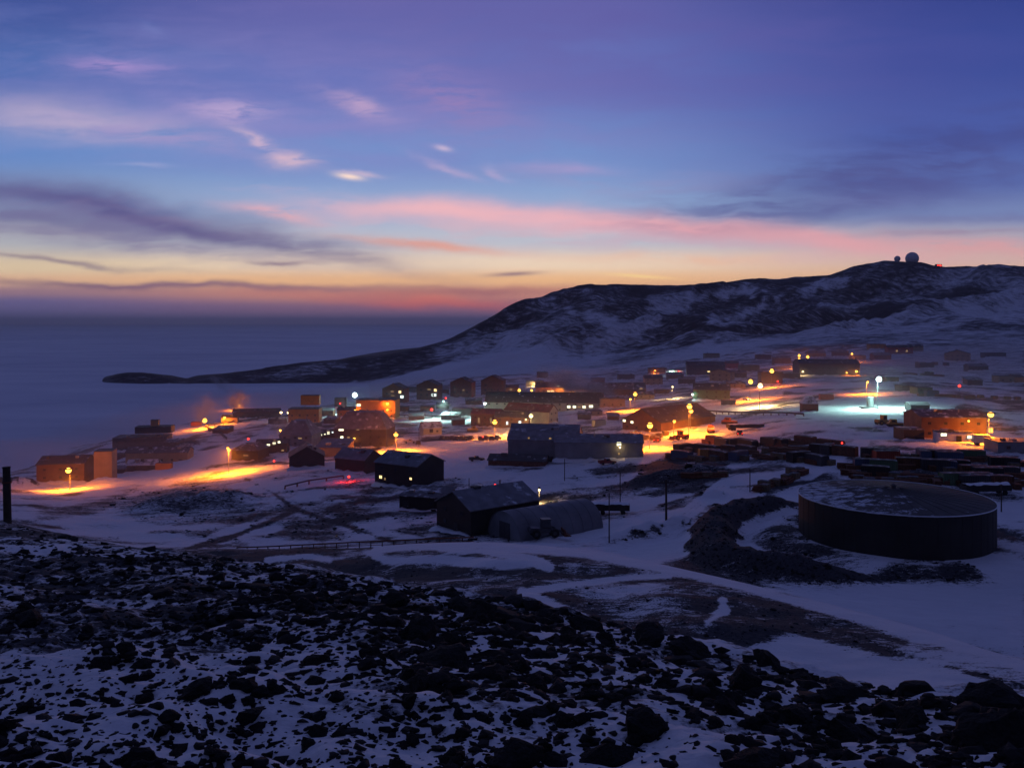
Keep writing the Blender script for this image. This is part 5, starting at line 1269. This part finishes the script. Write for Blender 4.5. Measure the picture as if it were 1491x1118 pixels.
# ------------------------------------------------------------------ storage yards: containers, crates, pallets, pipes
def proto(kind, paint, label, p, rz, group):
    if kind == 'container':
        t = empty('shipping_container', p, rz); tag(t, label, 'container', group)
        container_mesh(6.06, 2.44, 2.6).build('box', M_[paint], t)
        d = MB(); d.box(3.03, 3.09, -1.1, -.02, .15, 2.45); d.box(3.03, 3.09, .02, 1.1, .15, 2.45)
        for y in (-.8, -.3, .3, .8): d.tube((3.11, y, .2), (3.11, y, 2.4), .025, .025, 5)
        d.build('door', M_[paint], t)
        s = MB(); s.box(-2.95, 2.95, -1.12, 1.12, 2.61, 2.72); s.build('snow_cover', M_['roof_part_snow'], t)
    elif kind == 'crate':
        t = empty('wooden_crate', p, rz); tag(t, label, 'crate', group)
        m = MB(); m.box(-1.2, 1.2, -.9, .9, .12, 1.5)
        for x in (-1.15, 0, 1.15):
            for y in (-.93, .93): m.box(x - .08, x + .08, y - .03, y + .03, .1, 1.52)
        m.box(-1.2, 1.2, -.9, -.7, 0, .12); m.box(-1.2, 1.2, .7, .9, 0, .12); m.build('box', M_['timber'], t)
        s = MB(); s.box(-1.15, 1.15, -.85, .85, 1.51, 1.6); s.build('snow_cover', M_['roof_part_snow'], t)
    elif kind == 'pallet':
        t = empty('sheet_stack', p, rz); tag(t, label, 'stack', group); rnd = random.Random(5); m = MB()
        for k in range(8):
            o = (rnd.random() - .5) * .15; m.box(-2.2 + o, 2.2 + o, -.7, .7, .15 + k * .16, .15 + k * .16 + .12)
        for x in (-1.8, 0, 1.8): m.box(x - .1, x + .1, -.65, .65, 0, .15)
        m.build('sheets', M_['rust'], t)
    else:
        t = empty('pipe_bundle', p, rz); tag(t, label, 'pipes', group); m = MB()
        for r_, n in ((0, 5), (1, 4), (2, 3)):
            for k in range(n): m.tube((-4, (k - (n - 1) / 2) * .5, .3 + r_ * .43), (4, (k - (n - 1) / 2) * .5, .3 + r_ * .43), .23, .23, 8)
        m.build('pipes', M_['rust'], t)
        b = MB()
        for x in (-3, 3): b.box(x - .1, x + .1, -1.3, 1.3, 0, .1)
        b.build('bearer', M_['timber'], t)
    return t
PROTO = {}
def place(kind, paint, label, p, rz, group):
    k = (kind, paint)
    if k not in PROTO: PROTO[k] = proto(kind, paint, label, p, rz, group); return PROTO[k]
    return copy_tree(PROTO[k], p, rz, label, group)
COLN = {'steel_black': 'blackish', 'steel_dark': 'dark grey', 'rust': 'rusty', 'red_siding': 'dull red', 'blue_siding': 'dark blue', 'green_siding': 'dark green', 'orange_siding': 'orange', 'tan_siding': 'tan'}
ROWS = [  # (where, from, to, count, what)
 ('row nearest the orange-lit road', (1030, 646), (1137, 650), 9, 'C'), ('second row below the orange-lit road', (990, 658), (1097, 660), 10, 'C'), ('front row of the middle yard', (976, 668), (1080, 671), 10, 'M'),
 ('short row right of the middle yard', (1150, 646), (1203, 646), 5, 'C'), ('row beside the small red lamp', (1122, 659), (1236, 662), 9, 'M'), ('near row of the middle yard', (1116, 668), (1206, 679), 8, 'M'),
 ('line of stores running down to the tank dike', (1168, 687), (1112, 714), 9, 'S'), ('pair of heaps in the snow above the dike', (1012, 697), (1046, 695), 3, 'S'),
 ('back row of the right yard', (1258, 668), (1432, 671), 14, 'C'), ('second row of the right yard', (1238, 684), (1395, 686), 13, 'C'), ('third row of the right yard', (1234, 694), (1336, 697), 8, 'M'),
 ('row just behind the tank', (1250, 703), (1370, 705), 9, 'S'), ('cluster at the far right of the yard', (1392, 692), (1486, 696), 7, 'C'), ('nearer cluster at the far right of the yard', (1385, 706), (1484, 708), 7, 'M'), ('row at the right edge of the yard', (1452, 680), (1491, 681), 3, 'C'),
 ('line along the cold-lit yard', (1345, 577), (1480, 582), 8, 'M'), ('line below the lone brown house', (1335, 529), (1375, 532), 3, 'M'), ('line before the upper sheds', (1318, 545), (1370, 548), 4, 'M'),
]
rnd = random.Random(11)
for where, a, b, n, what in ROWS:
    A, Bp = on(*a), on(*b); dirn = math.atan2(Bp.y - A.y, Bp.x - A.x)
    n = int(n * 1.35)
    for k in range(n):
        q = A.lerp(Bp, k / max(1, n - 1)); q.x += (rnd.random() - .5) * 3; q.y += (rnd.random() - .5) * 4
        kind = {'C': rnd.choice(['container', 'container', 'crate', 'pallet', 'pipes']), 'M': rnd.choice(['container', 'crate', 'pallet', 'pipes', 'crate']), 'S': rnd.choice(['crate', 'pallet', 'pipes', 'crate'])}[what]
        paint = rnd.choice(['steel_black', 'steel_dark', 'rust', 'steel_black', 'blue_siding', 'green_siding', 'steel_black', 'steel_dark']) if kind == 'container' else 'x'
        q.z = max(zt(q.x, q.y), 0) - .1
        nm = {'container': (COLN.get(paint, '') + ' shipping container'), 'crate': 'snow-dusted wooden crate', 'pallet': 'stack of rusty sheets', 'pipes': 'bundle of rusty pipes'}[kind]
        rz = dirn + (rnd.random() - .5) * .22 + (math.pi / 2 if rnd.random() < .12 and kind != 'pipes' else 0)
        place(kind, paint, f'{nm} in the {where}', q, rz, {'container': 'shipping containers in the snowy yards', 'crate': 'wooden crates in the snowy yards', 'pallet': 'stacks of sheets in the snowy yards', 'pipes': 'pipe bundles in the snowy yards'}[kind])
for paint, px, py, rz, lab in (('orange_siding', 239, 683, 4, 'bright orange container by the lit road on the left shore'), ('red_siding', 286, 620, 15, 'red container beside the harbour lamp'), ('red_siding', 1203, 582, -4, 'red container at the left end of the cold-lit yard'),
        ('orange_siding', 1033, 667, 0, 'orange container standing out in the middle yard'), ('cream_siding', 872, 620, 30, 'pale container in yellow light left of the dark barn'), ('red_siding', 1290, 671, 3, 'dull red container under the brown garage')):
    place('container', paint, lab, on(px, py), R(rz), 'shipping containers in the snowy yards')
for k, (px, py) in enumerate(((930, 638), (940, 640), (952, 640), (960, 637), (915, 637), (969, 634))):
    place('crate' if k % 2 else 'pallet', 'x', ('snow-dusted wooden crate' if k % 2 else 'stack of rusty sheets') + ' in the lit clutter before the long dark barn', on(px, py), R(20 * k), ('wooden crates' if k % 2 else 'stacks of sheets') + ' in the snowy yards')
# ------------------------------------------------------------------ rubble of the near slope
rock_mat = surf('basalt', (.017, .016, .0165), .85, .45, 9, bump=.8, spec=.2)
def rock_data(seed, n=22, lev=1, rough=.10):
    rnd = random.Random(seed); bm = bmesh.new()
    sx, sy, sz = 1, .75 + .35 * rnd.random(), .5 + .35 * rnd.random()
    for _ in range(n):
        v = Vector((rnd.gauss(0, 1), rnd.gauss(0, 1), rnd.gauss(0, 1))).normalized() * (.72 + .28 * rnd.random())
        bm.verts.new((v.x * sx, v.y * sy, v.z * sz))
    r = bmesh.ops.convex_hull(bm, input=bm.verts)
    bmesh.ops.delete(bm, geom=[e for e in r['geom_interior'] if isinstance(e, bmesh.types.BMVert)] , context='VERTS')
    bmesh.ops.triangulate(bm, faces=bm.faces)
    if lev:
        bmesh.ops.subdivide_edges(bm, edges=bm.edges, cuts=lev, use_grid_fill=True)
        bmesh.ops.triangulate(bm, faces=bm.faces)
        off = Vector((seed * 3.1, seed * 1.7, 0))
        for v in bm.verts:
            d = mnoise.noise(v.co * 2.3 + off) * rough + mnoise.noise(v.co * 6 + off) * rough * .5
            v.co += v.co.normalized() * d
    bm.normal_update()
    me = bpy.data.meshes.new('rock'); bm.to_mesh(me); bm.free(); me.materials.append(rock_mat); return me
BIG = [rock_data(s, 20, 3, .13) for s in range(10)]
SMALL = [rock_data(100 + s, 12, 1, .12) for s in range(10)]

rnp = np.random.RandomState(7)
# named boulders: bearing, foot row, width in sight-line units, label
NAMED = [
 (650, 968, 92, 'wide wedge-shaped boulder on the middle of the near slope'), (612, 928, 84, 'broad boulder behind the wedge-shaped one'), (935, 1064, 92, 'large angular boulder right of the smooth snow at the bottom'),
 (752, 1112, 100, 'big boulder at the bottom edge, left of the flat snow-dusted one'), (806, 1116, 60, 'rounded boulder beside the big one at the bottom edge'), (880, 1112, 104, 'flat snow-dusted boulder at the bottom edge'),
 (1100, 1118, 96, 'tall dark boulder at the bottom edge on the right'), (1238, 1078, 100, 'long boulder low on the right of the slope'), (1325, 1052, 76, 'pointed boulder at the right end of the rock line'),
 (1448, 1085, 150, 'largest boulder, filling the bottom right corner'), (1440, 1030, 110, 'boulder on the skyline of the slope at the right edge'), (1085, 1000, 80, 'boulder below the blocky one on the slope rim'),
 (1112, 968, 60, 'blocky boulder standing on the slope rim'), (1312, 1012, 34, 'lone rounded stone on the rim at the right'), (855, 918, 70, 'boulder on the slope rim before the zigzag snow path'),
 (808, 905, 34, 'small square stone on the slope rim'), (1220, 1018, 54, 'boulder on the rim left of the lone rounded stone'), (1160, 1046, 66, 'boulder inside the dark cluster on the right'),
 (610, 1000, 54, 'squat boulder left of the snow hollow in the middle'), (462, 965, 44, 'upright boulder left of the middle of the slope'), (775, 1000, 54, 'triangular boulder in the middle of the slope'),
 (760, 975, 40, 'half-buried boulder above the triangular one'), (1000, 960, 90, 'dark ledge of rock along the rim'), (950, 935, 84, 'long dark boulder along the rim above the ledge'),
 (205, 1108, 62, 'boulder at the bottom left corner'), (85, 1108, 46, 'pair-shaped boulder at the bottom edge on the far left'), (290, 1008, 56, 'low dark boulder above the smooth snow on the left'),
 (365, 1046, 58, 'flat dark slab on the left snow'), (40, 905, 60, 'dark boulder on the far left under the rim'), (1480, 1060, 60, 'boulder cut by the right edge'),
 (570, 880, 56, 'boulder high on the slope left of the rim'), (700, 895, 64, 'boulder on the rim left of the zigzag path'), (1055, 1040, 62, 'boulder between the two clusters on the right'),
]
used = []
def put_rock(me, p, s, label, group, rz, sink=.30):
    o = bpy.data.objects.new('boulder', me); COL.objects.link(o)
    o.location = (p.x, p.y, p.z + s * (.42 - sink)); o.scale = (s, s * (.8 + .3 * random.Random(int(p.x * 999)).random()), s * (.68 + .34 * random.Random(int(p.y * 999)).random()))
    o.rotation_euler = (random.Random(int(p.x * 77)).uniform(-.25, .25), random.Random(int(p.y * 77)).uniform(-.25, .25), rz); tag(o, label, 'boulder', group); return o
for i, (px, py, w, lab) in enumerate(NAMED):
    p = hit(px, py, 0, 2.0, 60); s = w * p.y / F / 2
    put_rock(BIG[i % 10], p, s, lab, 'boulders on the near slope', i * 1.3)
# the rest: drawn from a size law, thicker on the upper left of the slope
def edge_row(px): return np.interp(px, [0, 60, 150, 300, 450, 600, 750, 900, 1050, 1200, 1350, 1491], [758, 771, 790, 808, 829, 852, 875, 904, 943, 988, 1010, 1014])
cand = []
N_ = 15000
pxs = rnp.uniform(-120, 1611, N_); pys = rnp.uniform(755, 1190, N_)
dens = vn = fbm(pxs * .012, pys * .02, 4, 81)
for px, py, dn, u1, u2 in zip(pxs, pys, dens, rnp.rand(N_), rnp.rand(N_)):
    e = float(edge_row(px))
    if py < e + 1: continue
    t = min(1, (py - e) / 200)
    lf = 1 if px < 600 else max(.0, 1 - (px - 600) / 500)
    keep = .60 - .40 * t + .9 * (dn - .5)
    if px > 700: keep = keep - .24 * min(1, (px - 700) / 300) + .2 * (1 - t)
    if u1 > keep: continue
    p = hit(px, py, 0, 2.0, 60)
    s = .035 * math.exp(.6 * float(np.clip(rnp.randn(), -2, 2.5))) * (1 + 1.25 * (1 - t) * (1 if px < 900 else .4)); s = min(s, 19 * p.y / F)
    if p.y < 5: s = min(s, .12)
    cand.append((s * F / p.y, s, p))
cand.sort(key=lambda c: -c[0])
n_ind = 300 - len(NAMED)
G_R = 'dark volcanic rocks strewn over the near slope'
def zone(p):
    px = CX + F * p.x / p.y; py = Y0 + F * (H - p.z) / p.y
    a = 'left' if px < 420 else 'middle' if px < 960 else 'right'
    b = 'along the upper rim of' if py - float(edge_row(px)) < 55 else 'low on' if py > 1030 else 'halfway down'
    return f'dark angular volcanic rock {b} the near slope, {a} part'
for i, (_, s, p) in enumerate(cand[:n_ind]):
    put_rock(BIG[(i * 7) % 10], p, s, zone(p), G_R, float(rnp.rand() * 6.3), .32 + .20 * float(rnp.rand()))
def rubble(items, name, label):
    V, Fc = [], []; off = 0
    dat = []
    for me in SMALL:
        v = np.zeros(len(me.vertices) * 3, np.float32); me.vertices.foreach_get('co', v)
        f = np.array([list(q.vertices) for q in me.polygons], np.int32); dat.append((v.reshape(-1, 3), f))
    for i, (_, s, p) in enumerate(items):
        v, f = dat[i % len(dat)]
        a, b, c = rnp.uniform(-.3, .3), rnp.uniform(-.3, .3), rnp.uniform(0, 6.3)
        Rm = np.array(Euler((a, b, c)).to_matrix()); sc = s * np.array([1, rnp.uniform(.55, 1.1), rnp.uniform(.45, .95)])
        V.append((v @ Rm.T) * sc + np.array([p.x, p.y, p.z - s * .02])); Fc.append(f + off); off += len(v)
    V = np.concatenate(V).astype(np.float32); Fc = np.concatenate(Fc).astype(np.int32)
    me = bpy.data.meshes.new(name); me.vertices.add(len(V)); me.vertices.foreach_set('co', V.ravel())
    me.loops.add(Fc.size); me.loops.foreach_set('vertex_index', Fc.ravel()); me.polygons.add(len(Fc))
    me.polygons.foreach_set('loop_start', np.arange(0, Fc.size, 3, dtype=np.int32)); me.polygons.foreach_set('loop_total', np.full(len(Fc), 3, np.int32))
    me.update(calc_edges=True); me.materials.append(rock_mat)
    o = bpy.data.objects.new(name, me); COL.objects.link(o); tag(o, label, 'rubble', kind='stuff'); return o
small = cand[n_ind:]
# fine stones between them
extra = []
M2 = 26000
for px, py, u1, gsn in zip(rnp.uniform(-120, 1611, M2), rnp.uniform(755, 1190, M2), rnp.rand(M2), rnp.randn(M2)):
    e = float(edge_row(px))
    if py < e + 1: continue
    t = min(1, (py - e) / 170)
    if u1 > .80 - .46 * t - .25 * sstep(600, 1000, px): continue
    p = hit(px, py, 0, 2.0, 60); s = .022 * math.exp(.55 * gsn) * (1 + (3.6 if px < 800 else 1.6) * (1 - t))
    extra.append((0, s, p))
rubble(small + extra, 'rubble', 'small black volcanic stones scattered over the snow of the near slope')

# stones and clods on the bare gravel of the bench road, the dike and the heaps
def strewn(n, x0, x1, y0, y1, ymin, ymax, s0, name, label, thr=.45):
    out = []
    for px, py, g in zip(rnp.uniform(x0, x1, n), rnp.uniform(y0, y1, n), rnp.randn(n)):
        p = hit(px, py, 0, ymin, ymax)
        if abs(Y0 + F * (H - p.z) / p.y - py) > 3 or float(lookup(G, p.x, p.y)) < thr: continue
        out.append((0, s0 * math.exp(.6 * g) * (p.y / 100) ** .5, p))
    if out: rubble(out, name, label)
strewn(11000, 250, 1500, 780, 1020, 38, 150, .075, 'road_gravel', 'grey stones and clods strewn over the gravel bench road')
strewn(5000, 990, 1430, 705, 870, 90, 200, .13, 'dike_gravel', 'dark clods of earth on the dike round the fuel tank')
strewn(5000, 150, 1060, 650, 790, 130, 330, .17, 'heap_gravel', 'dark clods of earth on the gravel heaps below the town')
# ------------------------------------------------------------------ cold haze over the bay
def haze():
    mb = MB(); mb.box(-44000, 44000, -1500, 46000, -6.0, 290.0)
    m = bpy.data.materials.new('cold_haze'); m.use_nodes = True; nt = m.node_tree
    for n in list(nt.nodes): nt.nodes.remove(n)
    o = nt.nodes.new('ShaderNodeOutputMaterial'); v = nt.nodes.new('ShaderNodeVolumePrincipled')
    v.inputs['Color'].default_value = (.97, .97, .99, 1); v.inputs['Density'].default_value = HAZE_DENSITY; v.inputs['Anisotropy'].default_value = .25
    nt.links.new(v.outputs[0], o.inputs['Volume'])
    ob = mb.build('haze', m); tag(ob, kind='stuff'); return ob
HAZE_DENSITY = 5.2e-5
haze()

# ------------------------------------------------------------------ steam from vents and exhausts in the deep cold
def steam(px, py, back_h, rx, ry, rz, tilt, dens, label, shift=(0, 0, 0)):
    p = hit(px, py, back_h); m = bpy.data.materials.new('steam'); m.use_nodes = True; nt = m.node_tree; N, L = nt.nodes, nt.links
    for n in list(N): N.remove(n)
    o = N.new('ShaderNodeOutputMaterial'); v = N.new('ShaderNodeVolumePrincipled'); v.inputs['Color'].default_value = (.95, .95, .95, 1); L.new(v.outputs[0], o.inputs['Volume'])
    tc = N.new('ShaderNodeTexCoord'); no = N.new('ShaderNodeTexNoise'); no.inputs['Scale'].default_value = 1.9; no.inputs['Detail'].default_value = 5; no.inputs['Distortion'].default_value = .5; L.new(tc.outputs['Object'], no.inputs['Vector'])
    ln = N.new('ShaderNodeVectorMath'); ln.operation = 'LENGTH'; L.new(tc.outputs['Object'], ln.inputs[0])
    mr = N.new('ShaderNodeMapRange'); mr.interpolation_type = 'SMOOTHSTEP'; L.new(ln.outputs['Value'], mr.inputs['Value']); mr.inputs['From Min'].default_value = 1.0; mr.inputs['From Max'].default_value = .05
    m2 = N.new('ShaderNodeMapRange'); L.new(no.outputs['Fac'], m2.inputs['Value']); m2.inputs['From Min'].default_value = .42; m2.inputs['From Max'].default_value = .72
    a = N.new('ShaderNodeMath'); a.operation = 'MULTIPLY'; L.new(mr.outputs[0], a.inputs[0]); L.new(m2.outputs[0], a.inputs[1])
    b = N.new('ShaderNodeMath'); b.operation = 'MULTIPLY'; L.new(a.outputs[0], b.inputs[0]); b.inputs[1].default_value = dens; L.new(b.outputs[0], v.inputs['Density'])
    mb = MB(); mb.ball((0, 0, 0), 1.0, 20, 12); ob = mb.build('steam', m); ob.location = (p.x + shift[0], p.y + shift[1], p.z + back_h + shift[2]); ob.scale = (rx, ry, rz); ob.rotation_euler = (0, R(tilt), 0)
    tag(ob, label, 'steam', kind='stuff')
steam(346, 582, 9, 15, 9, 15, 0, .6, 'orange-lit puff of steam around the harbour lamp')
steam(324, 560, 16, 26, 10, 10, 38, .14, 'faint trail of steam drifting off the harbour puff')
steam(298, 598, 9, 11, 8, 16, 0, .3, 'steam rising over the bright harbour lamp')
steam(409, 620, 6, 7, 5, 8, 12, .4, 'small steam plume beside the grey hall')
steam(848, 563, 10, 40, 13, 11, 22, .4, 'long pink steam plume drifting over the dark-roofed workshop')
steam(822, 555, 12, 16, 10, 14, 0, .4, 'steam rising above the dark-roofed workshop')
steam(105, 690, 4, 16, 10, 8, 0, .03, 'thin lit mist around the leftmost street lamp')

def halo_fog():  # scattering layer added so the lamps get a glow around them
    xs = np.concatenate([np.linspace(-330, 560, 60)]); ys = np.linspace(215, 960, 50)
    X_, Y_ = np.meshgrid(xs, ys, indexing='ij'); B_ = np.maximum(lookup(Z, X_, Y_), 0)
    nx, ny = X_.shape; mb = MB()
    lo = [(X_[i, j], Y_[i, j], B_[i, j] - 4) for i in range(nx) for j in range(ny)]; up = [(X_[i, j], Y_[i, j], B_[i, j] + (17 if 0 < i < nx - 1 and 0 < j < ny - 1 else -3)) for i in range(nx) for j in range(ny)]
    n = nx * ny; fs = []
    for i in range(nx - 1):
        for j in range(ny - 1):
            a, b, c, d = i * ny + j, (i + 1) * ny + j, (i + 1) * ny + j + 1, i * ny + j + 1
            fs += [(d, c, b, a), (a + n, b + n, c + n, d + n)]
    rim = [i * ny for i in range(nx)] + [(nx - 1) * ny + j for j in range(1, ny)] + [i * ny + ny - 1 for i in range(nx - 2, -1, -1)] + [j for j in range(ny - 2, 0, -1)]
    for a, b in zip(rim, rim[1:] + rim[:1]): fs.append((a, b, b + n, a + n))
    mb.add(lo + up, fs)
    m = bpy.data.materials.new('halo_fog'); m.use_nodes = True; nt = m.node_tree
    for q in list(nt.nodes): nt.nodes.remove(q)
    o = nt.nodes.new('ShaderNodeOutputMaterial'); v = nt.nodes.new('ShaderNodeVolumePrincipled')
    v.inputs['Color'].default_value = (.96, .96, .96, 1); v.inputs['Density'].default_value = 1.05e-3; nt.links.new(v.outputs[0], o.inputs['Volume'])
    ob = mb.build('halo_fog', m); tag(ob, 'thin fog layer added over the town to spread lamp light into halos', 'fog', kind='stuff')
halo_fog()
